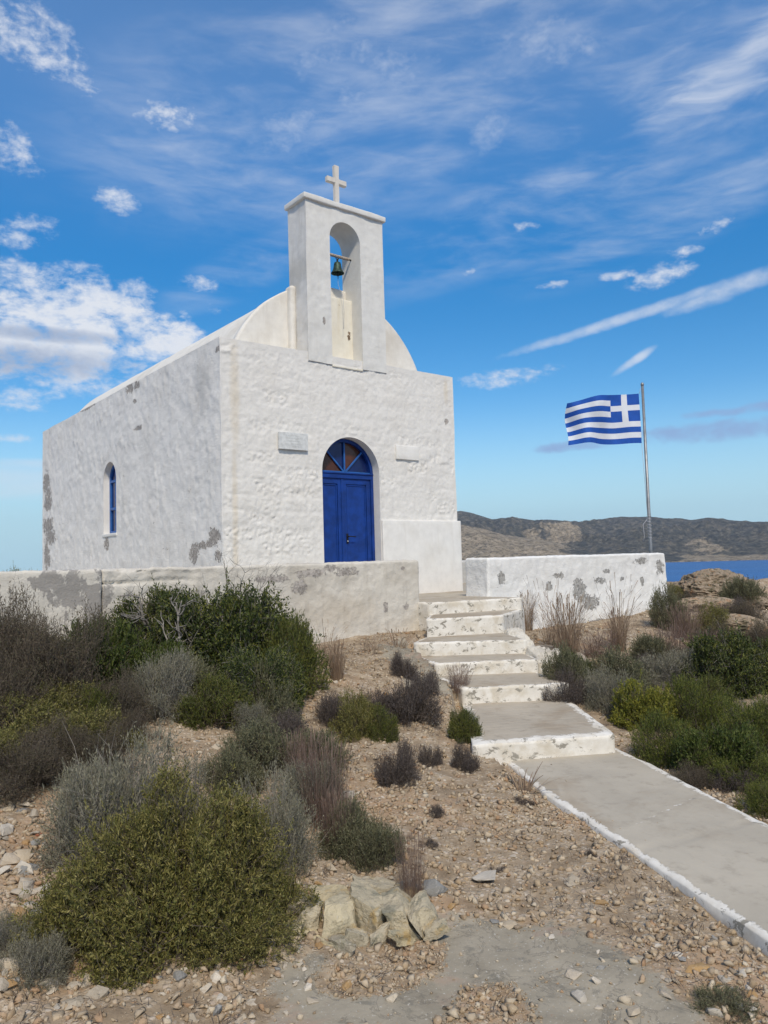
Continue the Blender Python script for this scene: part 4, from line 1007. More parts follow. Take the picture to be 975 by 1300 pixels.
# low curved kerb around the plant bed
def kerb(name, pts, w, h, mat, label, cat, seed):
    p0 = np.array(pts[0]); t_ = thing(name, label, cat, tuple(p0)) if False else None
    pts = np.array(pts); n = 46; s = np.linspace(0, len(pts) - 1, n); C3 = np.stack([np.interp(s, np.arange(len(pts)), pts[:, k]) for k in range(3)], -1)
    for it in range(4): C3[1:-1] = (C3[:-2] + C3[1:-1] * 2 + C3[2:]) / 4
    T = np.gradient(C3, axis=0); T[:, 2] = 0; T /= np.linalg.norm(T, axis=1, keepdims=True); Nn = np.stack([-T[:, 1], T[:, 0], T[:, 2] * 0], -1)
    sec = [(-w / 2, -.35), (-w / 2, h * .7), (-w * .3, h), (w * .3, h), (w / 2, h * .7), (w / 2, -.35)]
    V = np.array([C3 + Nn * a + np.array([0, 0, b_]) for a, b_ in sec]).transpose(1, 0, 2); V = V + wobble(V, .02, 3, seed)
    k = len(sec); idx = np.arange(n * k).reshape(n, k); q = np.stack([idx[:-1, :-1], idx[1:, :-1], idx[1:, 1:], idx[:-1, 1:]], -1).reshape(-1, 4)
    V = V.reshape(-1, 3); org = V.mean(0); me = raw_mesh(name, V - org, q, mat, True); o = obj(name, me, None, tuple(org)); return tag(o, label, cat)
kp = []
for u, v in ((712, 822), (735, 836), (752, 852), (757, 866), (748, 876), (735, 884)):
    p, _ = ground_at(u, v); kp.append((p[0], p[1], p[2]))
kerb('kerb', kp, .11, .07, M['bank'], 'low curved concrete kerb around the plant bed right of the steps', 'kerb', 5)
# the path
pj = [np.array(p) for p in PATHL]; pk = [np.array(p) for p in PATHR]
segsL = []; segsR = []
NL = 150
def resample(pts, n):
    pts = np.array(pts); d = np.r_[0, np.cumsum(np.linalg.norm(np.diff(pts, axis=0), axis=1))]; s = np.linspace(0, d[-1], n)
    return np.stack([np.interp(s, d, pts[:, k]) for k in range(2)], -1)
Lr, Rr_ = resample(PATHL, NL), resample(PATHR, NL)
Lr += (.018 * fbm(np.c_[Lr * 2.2, Lr[:, :1] * 0], 3, 5))[:, None]; Rr_ += (.022 * fbm(np.c_[Rr_ * 2.2, Rr_[:, :1] * 0], 3, 6))[:, None]
# the back rows run in under the lowest step
ext0 = (np.array(NOSE[5][0]) + np.array(NOSE[5][1])) / 2
bdir = np.array([.45, .89]); Lr = np.r_[[Lr[0] + bdir * .2], Lr]; Rr_ = np.r_[[Rr_[0] + bdir * .2], Rr_]
nw = 30; s = np.linspace(0, 1, nw)
P = Lr[:, None] * (1 - s[None, :, None]) + Rr_[:, None] * s[None, :, None]
wd = np.linalg.norm(Rr_ - Lr, axis=1)[:, None]
dL = s[None] * wd; dR = (1 - s[None]) * wd; alongd = np.r_[0, np.cumsum(np.linalg.norm(np.diff(Lr, axis=0), axis=1))][:, None]
pt = np.maximum(1.2 - 1.2 * dL / .055, 1.2 - 1.2 * dR / .10)
pt = np.maximum(pt, 1.1 - 1.2 * np.abs(alongd - .30) / .04)
crossl = 1.75 + .55 * (1 - s[None]) - .35
pt = np.maximum(pt, (.48 + .22 * np.sin(s[None] * 3.1)) - np.abs(alongd - 1.95 + .30 * (s[None] - .5)) / .035)
P3 = np.concatenate([P, np.full(P.shape[:2] + (1,), PZ)], -1)
dE = np.minimum(dL, dR); P3[..., 2] += .004 * fbm(P3 * 3, 3, 9) - .012 * sstep(.04, 0, dE) * (1 + fbm(P3 * 8, 3, 4))
jt = np.abs(alongd - 2.35 - .1 * (s[None])); P3[..., 2] -= .010 * sstep(.03, 0, jt) + .008 * sstep(.02, 0, np.abs(alongd - 3.9 + .1 * s[None] + .03 * np.sin(s[None] * 9)))
n, m_ = P3.shape[:2]; idx = np.arange(n * m_).reshape(n, m_)
quads = list(map(tuple, np.stack([idx[:-1, :-1], idx[:-1, 1:], idx[1:, 1:], idx[1:, :-1]], -1).reshape(-1, 4)))
V = list(P3.reshape(-1, 3)); paint = list(pt.reshape(-1))
for side_, sg in ((0, 1), (m_ - 1, -1)):
    prev = [idx[i, side_] for i in range(n)]; out = (P3[:, 0, :2] - P3[:, -1, :2]) * sg; out /= np.linalg.norm(out, axis=1, keepdims=True)
    for z in (-.02, -.07, -.13, -.3):
        Q = P3[:, side_].copy(); Q[:, 2] = PZ + z; Q[:, :2] += out * (.008 + .010 * fbm(np.c_[Q[:, :2] * 6, Q[:, 2:] * 9], 3, 14))[:, None]
        cur = list(range(len(V), len(V) + n)); V += list(Q); paint += [1.0] * n
        for i in range(n - 1): quads.append((prev[i], prev[i + 1], cur[i + 1], cur[i]) if sg > 0 else (prev[i], cur[i], cur[i + 1], prev[i + 1]))
        prev = cur
me = raw_mesh('path', np.array(V), np.array(quads), M['path'], True)
a_ = me.attributes.new('paint', 'FLOAT', 'POINT'); a_.data.foreach_set('value', np.array(paint, np.float32))
tag(obj('path', me), kind='structure')

# ------------------------------------------------------------------ flag and pole
pb = onY(826.5, 703, -1.35); ptop = onY(815.5, 490, -1.35)
pole = thing('flagpole', 'thin leaning galvanised flagpole standing behind the white parapet wall', 'flagpole', (pb[0] + .03, -1.35, 0))
po = np.array(pole.location)
slope = (ptop - pb) / (ptop[2] - pb[2]); base_pt = pb - slope * pb[2]
bm = bmesh.new(); add_tube(bm, [base_pt - po, pb - po, ptop - po], [.036, .034, .027], 14); bm_obj('pole', bm, M['steel'], pole, True)
bm = bmesh.new(); add_lathe(bm, [(0, .075), (.02, .07), (.034, .045), (.036, .02), (.028, .0), (0, -.005)], 0, 0, 14)
for v in bm.verts: v.co += Vector(ptop - po)
bm_obj('finial', bm, M['steel'], pole, True)
fdir = np.array([R0[0], R0[1], 0.])     # the flag blows sideways to the left, away from the pole
hz1 = onY(812, 499, -1.35)[2]; hz0 = onY(812, 562, -1.35)[2]
def pole_at(z): return pb + slope * (z - pb[2])
k0 = pole_at(1.35)
bm = bmesh.new(); hp = pole_at(hz0) - fdir * .075
add_tube(bm, [pole_at(ptop[2] - .05) - fdir * .04 - po, pole_at(hz1) - fdir * .07 - po], .004, 6)
bm_obj('halyard', bm, M['cord'], pole, True); bm = bmesh.new()
add_tube(bm, [hp - po, (hp * .6 + (k0 - fdir * .03) * .4) + np.array([0, 0, -.02]) - po, k0 - fdir * .03 - po], .004, 6)
bm_obj('halyard', bm, M['cord'], pole, True); bm = bmesh.new()
pts = []
for k in range(60):
    z = 1.42 - .55 * k / 59; a = k * .9; c_ = pole_at(z); pts.append(c_ + (fdir * math.cos(a) + np.array([-fdir[1], fdir[0], 0]) * math.sin(a)) * .04 - po)
add_tube(bm, pts, .006, 5)
bm_obj('cord_coil', bm, M['cord'], pole, True); bm = bmesh.new()
z_ = 1.30; add_tube(bm, [pole_at(z_) - fdir * .04 - po, pole_at(1.2) - fdir * .13 - po, pole_at(.95) - fdir * .12 - po, pole_at(.85) - fdir * .14 - po], .006, 5)
bm_obj('loose_cord_end', bm, M['cord'], pole, True)
nu, nv = 108, 72; FH = hz1 - hz0; dist = np.linalg.norm(pole_at(hz0) - CAM); FLN = FH * 1.5
flag_org = pole_at((hz1 + hz0) / 2) - fdir * .085
fn = np.array([-fdir[1], fdir[0], 0])
V = np.zeros((nu + 1, nv + 1, 3))
for i in range(nu + 1):
    s = i / nu
    for j in range(nv + 1):
        r = j / nv   # 0 top 1 bottom
        a = s * FLN * (1.02 - .05 * s)
        top_drop = -.02 * s - .13 * sstep(.45, 1, s) * (1 - r) + .05 * s * s * 0
        z = hz1 - r * FH * (1 - .04 * s) + top_drop + .02 * math.sin(s * 9 + r * 2) * s + .004
        w = .13 * math.sin(s * 8.5 - r * 1.9) * (.25 + s) + .035 * math.sin(s * 19 + r * 4.) * s + .03 * math.sin(r * 7 + s * 5) * s
        a += -.045 * s * (1 - r) * sstep(.7, 1, s) + .02 * math.sin(r * 6.) * s
        p = pole_at(z); V[i, j] = flag_org - fdir * (a) + fn * w + np.array([0, 0, z - flag_org[2]])
        V[i, j, :2] += (pole_at(z)[:2] - pole_at((hz1 + hz0) / 2)[:2]) * (1 - s)
fq = []; mi = []
for i in range(nu):
    for j in range(nv):
        x = i / nu * 27; y = j / nv * 18   # 9 stripes of 2 units
        st_ = int(y // 2); blue = st_ % 2 == 0
        if x < 10 and y < 10: blue = not (4 <= x < 6 or 4 <= y < 6)
        fq.append((i * (nv + 1) + j, (i + 1) * (nv + 1) + j, (i + 1) * (nv + 1) + j + 1, i * (nv + 1) + j + 1)); mi.append(0 if blue else 1)
me = raw_mesh('flag', V.reshape(-1, 3) - flag_org, np.array(fq), [M['fblue'], M['fwhite']], True, mi)
o = obj('flag', me, None, tuple(flag_org)); tag(o, 'blue and white striped flag with a white cross, blowing left from its pole', 'flag')
#PART2
# ------------------------------------------------------------------ stones
def hull_stone(seed, n=13, flat=.65, sub_=0):
    r_ = np.random.default_rng(seed); P = r_.normal(size=(n, 3)); P /= np.linalg.norm(P, axis=1, keepdims=True)
    P *= r_.uniform(.75, 1.1, (n, 1)); P *= np.array([1., r_.uniform(.6, .95), flat * r_.uniform(.75, 1.15)])
    bm = bmesh.new()
    for p in P: bm.verts.new(p)
    bmesh.ops.convex_hull(bm, input=bm.verts)
    bmesh.ops.delete(bm, geom=[v for v in bm.verts if not v.link_faces], context='VERTS')
    if sub_:
        bmesh.ops.bevel(bm, geom=list(bm.edges), offset=.07, segments=2, affect='EDGES', profile=.6, clamp_overlap=True)
        for v in bm.verts:
            if v.co.length > 1.1: v.co *= 1.1 / v.co.length
        bmesh.ops.triangulate(bm, faces=bm.faces)
        bmesh.ops.subdivide_edges(bm, edges=bm.edges, cuts=1, use_grid_fill=True)
        for v in bm.verts:
            p = np.array(v.co)[None] + seed * 3.; k = 1 + .13 * fbm(p * 2.2, 3, seed)[0] + .05 * fbm(p * 7, 2, seed)[0]; v.co *= k
    bmesh.ops.triangulate(bm, faces=bm.faces)
    V = np.array([v.co[:] for v in bm.verts]); bm.verts.index_update(); F = np.array([[v.index for v in f.verts] for f in bm.faces]); bm.free()
    return V, F
PEB = [hull_stone(300 + k, 9, .6) for k in range(14)]
def rotmats(n, r_, tilt=.5):
    a = r_.uniform(0, 2 * np.pi, n); t1 = r_.normal(0, tilt, n); t2 = r_.normal(0, tilt, n)
    ca, sa = np.cos(a), np.sin(a); Rz = np.zeros((n, 3, 3)); Rz[:, 0, 0] = ca; Rz[:, 0, 1] = -sa; Rz[:, 1, 0] = sa; Rz[:, 1, 1] = ca; Rz[:, 2, 2] = 1
    Rx = np.zeros((n, 3, 3)); Rx[:, 0, 0] = 1; Rx[:, 1, 1] = np.cos(t1); Rx[:, 1, 2] = -np.sin(t1); Rx[:, 2, 1] = np.sin(t1); Rx[:, 2, 2] = np.cos(t1)
    Ry = np.zeros((n, 3, 3)); Ry[:, 1, 1] = 1; Ry[:, 0, 0] = np.cos(t2); Ry[:, 0, 2] = np.sin(t2); Ry[:, 2, 0] = -np.sin(t2); Ry[:, 2, 2] = np.cos(t2)
    return Rz @ Rx @ Ry
def scatter(name, pos, size, mat, protos, r_, label, sink=.25, tilt=.5):
    which = r_.integers(0, len(protos), len(pos)); R_ = rotmats(len(pos), r_, tilt); Vs = []; Fs = []; base = 0
    for k, (V, F) in enumerate(protos):
        s = np.where(which == k)[0]
        if not len(s): continue
        W_ = np.einsum('nij,vj->nvi', R_[s], V) * size[s][:, None, None] + pos[s][:, None, :]
        W_[..., 2] += (size[s] * (.45 - sink))[:, None]
        Vs.append(W_.reshape(-1, 3)); Fs.append((F[None] + (np.arange(len(s)) * len(V))[:, None, None] + base).reshape(-1, 3)); base += len(s) * len(V)
    me = raw_mesh(name, np.concatenate(Vs), np.concatenate(Fs), mat, False); o = obj(name, me); return tag(o, label=label, kind='stuff')
pathpoly = PATHL + PATHR[::-1]
def free_of_built(X, Y, m=.02):
    ok = poly_sdf(X, Y, pathpoly) > m
    for q in STEPQ: ok &= poly_sdf(X, Y, q) > m
    return ok & (Y < PY - .03)
def scat_px(n, r_, u0, u1, v0, v1, zz=-1.1):
    """uniform over the ground seen, thinned with distance"""
    u = r_.uniform(u0, u1, n); v = r_.uniform(v0, v1, n)
    return np.array([onZ(a, b_, zz)[:2] for a, b_ in zip(u, v)])
# fine gravel: denser near the lens, over the whole near slope
def gravel(n, r_, xlo, xhi, ylo, yhi, dens, smin, smax, pw=2.2):
    X = r_.uniform(xlo, xhi, n); Y = r_.uniform(ylo, yhi, n)
    d = np.hypot(X - CAM[0], Y - CAM[1]); k = dens(X, Y, d) > r_.uniform(0, 1, n)
    X, Y = X[k], Y[k]; k = free_of_built(X, Y, .01); X, Y = X[k], Y[k]
    s = smin + (smax - smin) * r_.uniform(0, 1, len(X)) ** pw
    return np.stack([X, Y, ground_h(X, Y)], -1), s
r_ = np.random.default_rng(21)
def rockdens(X, Y): return 1 - .985 * rockmask(X, Y)
inview = lambda X, Y: (((X - CAM[0]) * R0[0] + (Y - CAM[1]) * R0[1]) / np.maximum(.1, (X - CAM[0]) * math.cos(YAW) + (Y - CAM[1]) * math.sin(YAW)))
def clumpn(X, Y, s, seed): return fbm(np.stack([X * s, Y * s, X * 0], -1), 3, seed)
p1, s1 = gravel(240000, r_, -6.8, 1.2, -9.4, -2.2, lambda X, Y, d: rockdens(X, Y) * np.clip((4.6 / d) ** 1.6, .06, 1) * (np.abs(inview(X, Y)) < .62) * (.50 + .80 * sstep(-.15, .30, clumpn(X, Y, 1.9, 61))), .0045, .034, 6.5)
scatter('gravel', p1, s1, M['gravel'], PEB, r_, 'small tan and reddish gravel strewn over the slope')
ingrv = lambda X, Y: np.maximum(poly_sdf(X, Y, GRV[0]) < .03, poly_sdf(X, Y, GRV[1]) < .03)
p2, s2 = gravel(42000, r_, -5.2, -1.8, -8.8, -6.6, lambda X, Y, d: ingrv(X, Y) * 1.0, .003, .009, 1.5)
scatter('gravel', p2, s2, M['gravel'], PEB[:6], r_, 'fine pinkish grit filling hollows of the grey rock')
p4, s4 = gravel(9000, r_, -5.6, -1.2, -9.2, -6.4, lambda X, Y, d: rockmask(X, Y) * (.10 + .9 * sstep(.05, .45, clumpn(X, Y, 3., 71))), .003, .014, 3.)
scatter('gravel', p4, s4, M['gravel'], PEB[:6], r_, 'loose grit and chips lying on the bare grey bedrock')
r5 = np.random.default_rng(55); n5 = 9000; X5 = r5.uniform(-3.2, 1.2, n5); Y5 = r5.uniform(-9.6, -5.9, n5); d5 = poly_sdf(X5, Y5, pathpoly)
k5 = (d5 < -.01) & (r5.uniform(0, 1, n5) < .006 + .30 * np.exp(d5 / .05) * sstep(-.2, .4, clumpn(X5, Y5, 2., 81))); P5 = np.stack([X5[k5], Y5[k5], np.full(k5.sum(), PZ + .001)], -1)
scatter('gravel', P5, r5.uniform(.003, .010, len(P5)), M['gravel'], PEB[:5], r5, 'stray grit drifted along the edges of the path')
p3, s3 = gravel(16000, r_, 1.2, 16, -9, 2.5, lambda X, Y, d: (.25 + .75 * sstep(-.1, .4, clumpn(X, Y, .8, 67))) * (np.abs(inview(X, Y)) < .62), .015, .06, 2.5)
scatter('gravel', p3, s3, M['gravel'], PEB[:6], r_, 'scattered pale gravel right of the steps')

BIG = [raw_mesh('stone', *(lambda a: (a[0], a[1]))(hull_stone(500 + k, 14, .62, 1)), M['stone'], True) for k in range(10)]
def mesh_with(me, mat):
    m2 = me.copy(); m2.materials.clear(); m2.materials.append(mat); return m2
def put_stone(u, v, wpx, label, group=None, mat=None, k=None, hs=1., sink=.3, name='stone', cat='stone', rz=None, z_extra=0.):
    p, d = ground_at(u, v); w = wpx * d / 976. / 2
    k = r_.integers(0, len(BIG)) if k is None else k
    me = BIG[k] if mat is None else mesh_with(BIG[k], M[mat])
    hz = w * .55 * hs
    o = obj(name, me, None, (p[0], p[1], float(ground_h(np.array([p[0]]), np.array([p[1]]))[0]) + hz * (1 - 2 * sink) * .6 + z_extra)); o.scale = (w, w * r_.uniform(.75, 1.05), w * hs)
    o.rotation_euler = (r_.normal(0, .12), r_.normal(0, .12), r_.uniform(0, 6.28) if rz is None else rz)
    return tag(o, label, cat, group)
named = [
 (708 / 975 * 0 + 312, 1217, 25, 'orange-red stone at the lower right foot of the large olive-green shrub', 'redstone', 1.),
 (50, 1058, 14, 'small orange-red stone left of the large olive-green shrub', 'redstone', .8),
 (276, 953, 17, 'pale round boulder on the bare patch above the silver shrub', None, 1.2),
 (197, 943, 10, 'small white round stone left end of the bare stony patch', None, 1.1),
 (250, 1248, 30, 'tan rounded stone at the foot of the olive shrub, lower left', None, 1.1) if False else (110, 1250, 34, 'rounded tan stone at the foot of the olive shrub, lower left', None, 1.1),
 (92, 1277, 42, 'broad pale stone at the lower left edge of the rubble', None, .7),
 (276, 1288, 27, 'upright grey-white stone at the bottom of the picture', 'greystone', 1.3),
 (343, 1205, 28, 'pale flat-topped stone right of the orange-red stone', None, .9),
 (330, 1225, 20, 'ochre stone beside the orange-red stone', 'ochre', .8),
 (36, 1110, 36, 'grey squarish stone in the rubble at the left edge', 'greystone', .9),
 (25, 1093, 52, 'long flat tan slab in the rubble at the left edge', None, .5),
 (32, 1138, 26, 'pinkish pale stone under the grey squarish stone', None, .9),
 (8, 1053, 22, 'big pale stone cut by the left picture edge', None, 1.),
 (30, 1022, 24, 'flat pale stone topmost in the left rubble', None, .5),
 (420, 1108, 26, 'white-grey stone leaning above the yellow blocky outcrop', None, .8),
 (405, 1127, 25, 'yellowish stone on top left of the blocky outcrop', 'ochre', .7),
 (647, 1172, 24, 'tan rounded stone lying on the grey bedrock', None, .7),
 (629, 1168, 17, 'grey wedge-shaped stone beside the tan one on the bedrock', 'greystone', .8),
 (497, 1270, 22, 'white pointed stone with orange edge on the bottom bedrock', None, 1.2),
 (440, 1253, 27, 'dark orange-brown flat stone on the grit patch', 'ochre', .6),
 (396, 1272, 20, 'cream square stone at the left of the grit patch', None, .8),
 (573, 1153, 18, 'small bright yellow-ochre stone at the foot of the grey boulder', 'ochre', .8),
 (765, 1150, 24, 'ochre stone half buried in the gravel slope', 'ochre', .6),
 (885, 1232, 44, 'broad ochre and cream stone in gravel, lower right', 'ochre', .45),
 (905, 1250, 34, 'brown-ochre stone just below the broad ochre one', 'ochre', .5),
 (618, 1113, 62, 'flat pale slab of rock breaking the gravel slope', None, .22),
 (725, 1120, 46, 'pinkish flat rock slab in the middle of the gravel', None, .2),
 (805, 1290, 26, 'pinkish stone at the bottom edge, right', None, .8),
 (950, 1255, 22, 'cream stone near the lower right corner', None, .7),
 (945, 1225, 18, 'orange-tinted stone below the path edge', 'ochre', .6),
 (615, 1030, 14, 'dull stone upslope beside a mauve tuft', None, .8),
 (668, 1052, 10, 'little round pale stone in the upper gravel', None, .8),
 (440, 1012, 30, 'whitish rounded stone beside the reddish twigs', None, .9),
 (548, 1137, 38, 'grey lichened boulder right of the blocky outcrop', 'greystone', 1.4),
 (470, 1062, 44, 'flat brown rock under the silver shrub near the outcrop', None, .35),
 (420, 1082, 30, 'flat tan rock left of the silver shrub near the outcrop', None, .4),
 (660, 1000, 10, 'small stone against the left path edge', None, .8),
 (820, 985, 10, 'small pale stone right of the path edge', None, .8),
 (882, 998, 14, 'pale stone under the green heath beside the path', None, .8),
 (800, 812, 16, 'flat pale stone on bare ground before the white parapet', None, .4),
 (770, 800, 20, 'low pale rock at the foot of the white parapet', None, .35),
]
for (u, v, w_, lab, mt, hs) in named: put_stone(u, v, w_, lab, None, mt, hs=hs)
LMK = [(110, 1250, 'the rounded tan stone'), (92, 1277, 'the broad pale stone'), (276, 1288, 'the upright grey-white stone'), (312, 1217, 'the orange-red stone'), (50, 1058, 'the small orange-red stone'),
       (36, 1110, 'the grey squarish stone'), (25, 1093, 'the long tan slab'), (30, 1022, 'the topmost flat stone'), (45, 1250, 'the bottom-left grey shrub'), (343, 1205, 'the flat-topped stone'), (396, 1272, 'the cream square stone'),
       (276, 953, 'the pale round boulder'), (197, 943, 'the white round stone'), (647, 1172, 'the tan stone on bedrock'), (885, 1232, 'the broad ochre-cream stone'), (765, 1150, 'the half-buried ochre stone'),
       (805, 1290, 'the pinkish bottom stone'), (950, 1255, 'the cream corner stone'), (618, 1113, 'the pale rock slab'), (725, 1120, 'the pinkish rock slab'), (552, 1036, 'the flat mauve tuft'), (503, 1003, 'the grey twiggy cushion'),
       (591, 943, 'the round green shrub'), (518, 925, 'the purplish cushion'), (430, 943, 'the brown-topped cushion'), (668, 1052, 'the little round pale stone'), (440, 1012, 'the whitish stone by red twigs'), (470, 1170, 'the blocky outcrop'),
       (812, 935, 'the yellow-green spurge'), (786, 826, 'the right rusty tuft'), (930, 885, 'the dark green bush'), (872, 815, 'the dry grass past the parapet')]
used_labels = set()
def stone_label(u, v, s, kind_):
    size = 'small' if s < 11 else ('medium' if s < 19 else 'large')
    l_ = sorted(LMK, key=lambda q: math.hypot(q[0] - u, q[1] - v))
    cand = []
    for q in l_[:6]:
        dx, dy = u - q[0], v - q[1]
        if abs(dx) > 2.2 * abs(dy): w_ = 'right of' if dx > 0 else 'left of'
        elif abs(dy) > 2.2 * abs(dx): w_ = 'below' if dy > 0 else 'above'
        else: w_ = ('below and ' if dy > 0 else 'above and ') + ('right of' if dx > 0 else 'left of')
        near = 'just ' if math.hypot(dx, dy) < 35 else ('well ' if math.hypot(dx, dy) > 80 else '')
        cand.append(f'{size} {kind_} stone {near}{w_} {q[2]}')
    for c_ in cand:
        if c_ not in used_labels: used_labels.add(c_); return c_, False
    return cand[0], True
def stones_in(n, box, smin, smax, label, group, rnd, slope_=None):
    u0, u1, v0, v1 = box; c = 0
    while c < n:
        u, v = rnd.uniform(u0, u1), rnd.uniform(v0, v1)
        if slope_ and not slope_(u, v): continue
        s = smin + (smax - smin) * rnd.uniform() ** 2
        mt = None if rnd.uniform() < .8 else ('ochre' if rnd.uniform() < .5 else 'greystone')
        lab, dup_ = stone_label(u, v, s, {None: 'pale', 'ochre': 'ochre', 'greystone': 'grey'}[mt])
        put_stone(u, v, s, lab, group, hs=rnd.uniform(.6, 1.1), mat=mt); c += 1
rs_ = np.random.default_rng(5)
stones_in(60, (-5, 70, 1010, 1260), 14, 46, 'pale angular stone loose in the rubble at the left picture edge', 'stones in the left rubble', rs_)
stones_in(44, (40, 400, 1235, 1300), 10, 36, 'pale stone in the rubble strip along the bottom left', 'stones along the bottom left', rs_)
stones_in(20, (330, 420, 1150, 1250), 9, 20, 'small stone in the rubble between the olive shrub and the blocky outcrop', 'stones by the blocky outcrop', rs_)
stones_in(16, (185, 300, 935, 985), 7, 14, 'pale stone on the bare patch above the silver shrub', 'stones on the bare patch', rs_)
stones_in(36, (700, 965, 1150, 1300), 9, 30, 'tan stone in the gravel between the bedrock and the path', 'stones in the lower right gravel', rs_, lambda u, v: v > 1060 + (u - 640) * .40 and v > 1160 + (u - 700) * .1)
stones_in(30, (440, 700, 980, 1150), 7, 14, 'small tan stone on the open gravel slope left of the path', 'stones on the gravel slope', rs_)
stones_in(14, (400, 520, 850, 990), 7, 13, 'pale stone between the cushion shrubs left of the steps', 'stones among the cushion shrubs', rs_)
stones_in(14, (770, 975, 790, 860), 8, 18, 'pale stone on bare ground beyond the green shrubs', 'stones beyond the shrubs', rs_)

M['cheek'] = mat_wash('dirty_limewashed_rubble', (.66, .62, .54), (.40, .35, .27), .8, (0, 2), fleck=.06, streak=.6, bump=1., bdist=.03)
# rough limewashed cheek of rubble at the right end of the middle steps
def cheek(name, c, ax, sx, sy, sz, seed):
    bm = bmesh.new(); bmesh.ops.create_icosphere(bm, subdivisions=5, radius=1)
    ca_, sa_ = ax
    for v in bm.verts:
        p = np.array(v.co); p = np.sign(p) * np.abs(p) ** .62; p = p / max(1e-6, (np.abs(p) ** 4).sum() ** .25)
        n_ = 1 + .25 * fbm(p[None] * 1.6 + seed, 4, seed)[0] + .13 * fbm(p[None] * 5 + seed, 4, seed)[0]; p = p * n_
        x, y = p[0] * sx, p[1] * sy; z = p[2] * sz * (1 - .25 * p[0])
        v.co = Vector((c[0] + x * ca_ - y * sa_, c[1] + x * sa_ + y * ca_, c[2] + z)) - stairs.location
    return bm_obj(name, bm, M['cheek'], stairs, True)
dq = np.array(NOSE[3][1]) - np.array(NOSE[1][1]); dq /= np.linalg.norm(dq); nq = np.array([-dq[1], dq[0]])
if nq[0] < 0: nq = -nq
for (src, along_, out_, z_, sx, sy, sz, sd_) in ((NOSE[1][1], .30, .10, -.70, .36, .17, .30, 3), (NOSE[2][1], .22, .15, -.86, .34, .17, .28, 7), (NOSE[2][1], .02, .34, -.90, .26, .15, .28, 9)):
    c_ = np.array(src) + dq * along_ + nq * out_
    cheek('cheek_block', (c_[0], c_[1], z_), (dq[0], dq[1]), sx, sy, sz, sd_)
# blocky yellow outcrop: slabs standing side by side
oc, od = ground_at(470, 1175)
outc = thing('rock_outcrop', 'blocky yellow and grey lichened outcrop right of the large olive shrub', 'rock', tuple(oc), rz=-.62); outc.scale = (1.06, 1., .66)
oz = base_h(np.array([oc[0]]), np.array([oc[1]]))[0]
blk = [(-.27, .00, .10, .12, .17, .10), (-.135, -.02, .115, .13, .19, .05), (.0, .06, .10, .17, .16, -.05), (.13, .03, .085, .19, .165, -.30), (.235, .03, .06, .17, .12, -.45), (-.22, -.13, .09, .05, .05, 0.), (-.05, -.16, .07, .05, .07, .1), (.04, -.13, .06, .05, .06, .2), (-.16, .19, .13, .10, .14, 0.), (.02, .23, .12, .10, .15, .1), (.17, .25, .12, .09, .11, -.2), (-.33, -.08, .07, .07, .09, .1), (-.31, .10, .07, .09, .12, .1), (.14, -.15, .07, .05, .05, -.3), (-.13, -.20, .06, .05, .05, .2), (.27, -.10, .06, .06, .06, -.2)]
for k, (x, y, sx, sy, hh, tl) in enumerate(blk):
    bm = bmesh.new(); bmesh.ops.create_cube(bm, size=2)
    bmesh.ops.subdivide_edges(bm, edges=bm.edges, cuts=7, use_grid_fill=True)
    rk = np.random.default_rng(k + 60)
    planes = [(lambda n_: n_ / np.linalg.norm(n_))(rk.normal(size=3)) for _ in range(9)]
    for v in bm.verts:
        p = np.array(v.co)
        for n_ in planes:
            d_ = p @ n_ - 1.12
            if d_ > 0: p = p - n_ * d_
        p = p * (1 + .05 * fbm(p[None] * 2 + k, 3, 5)[0])
        v.co = Vector((x * 1.04 + p[0] * sx * (.70 + .22 * fbm(p[None] * 1.1 + k * 5, 2, k)[0]) + .03 * fbm(p[None] * .9 + k * 3, 2, k + 9)[0], y + p[1] * sy * .76 + .05 * math.sin(k * 2.1) * p[0], p[2] * hh * (.70 + .35 * ((k * 7) % 5) / 5) + hh * .22 + p[0] * .035 * math.cos(k * 1.7))) + Vector((p[2] * hh * tl * .6, 0, 0)) + Vector((0, 0, .012 * fbm(p[None] * 5, 3, k)[0]))
    bm_obj('block', bm, M['lichenrock'], outc, False)
def crag(seed):
    bm = bmesh.new(); bmesh.ops.create_icosphere(bm, subdivisions=6, radius=1)
    P = np.array([v.co[:] for v in bm.verts]); n_ = 1 + .55 * (.5 - np.abs(fbm(P * 1.5 + seed, 5, seed, .6))) + .16 * (.5 - np.abs(fbm(P * 5.5 + seed, 4, seed + 3, .6))) + .05 * fbm(P * 16, 3, seed)
    P = P * n_[:, None] * np.array([1, .85, .9]); P[:, 2] += .05 * np.floor(P[:, 2] * 7 + fbm(P * 2, 2, 4)) / 7
    for v, p in zip(bm.verts, P): v.co = Vector(p)
    me = bpy.data.meshes.new('crag'); bm.to_mesh(me); bm.free(); me.materials.append(M['headland']); return me
CRAG = [crag(900 + k) for k in range(3)]
# headland boulders beyond the shrubs
for (u, v, w_, hs, lab) in ((905, 748, 110, .42, 'broad weathered rock hump crowning the headland'), (868, 752, 60, .35, 'lower rock at the left end of the headland crest'),
                        (895, 775, 80, .35, 'brown craggy rock in the middle of the headland slope'), (925, 800, 80, .4, 'pitted rock low on the headland slope'), (950, 770, 60, .4, 'rock at the right picture edge of the headland')):
    o = put_stone(u, v, w_, lab, None, 'headland', hs=hs, sink=.35, name='boulder', cat='rock'); o.data = CRAG[int(u) % 3]; o.rotation_euler = (0, 0, u)

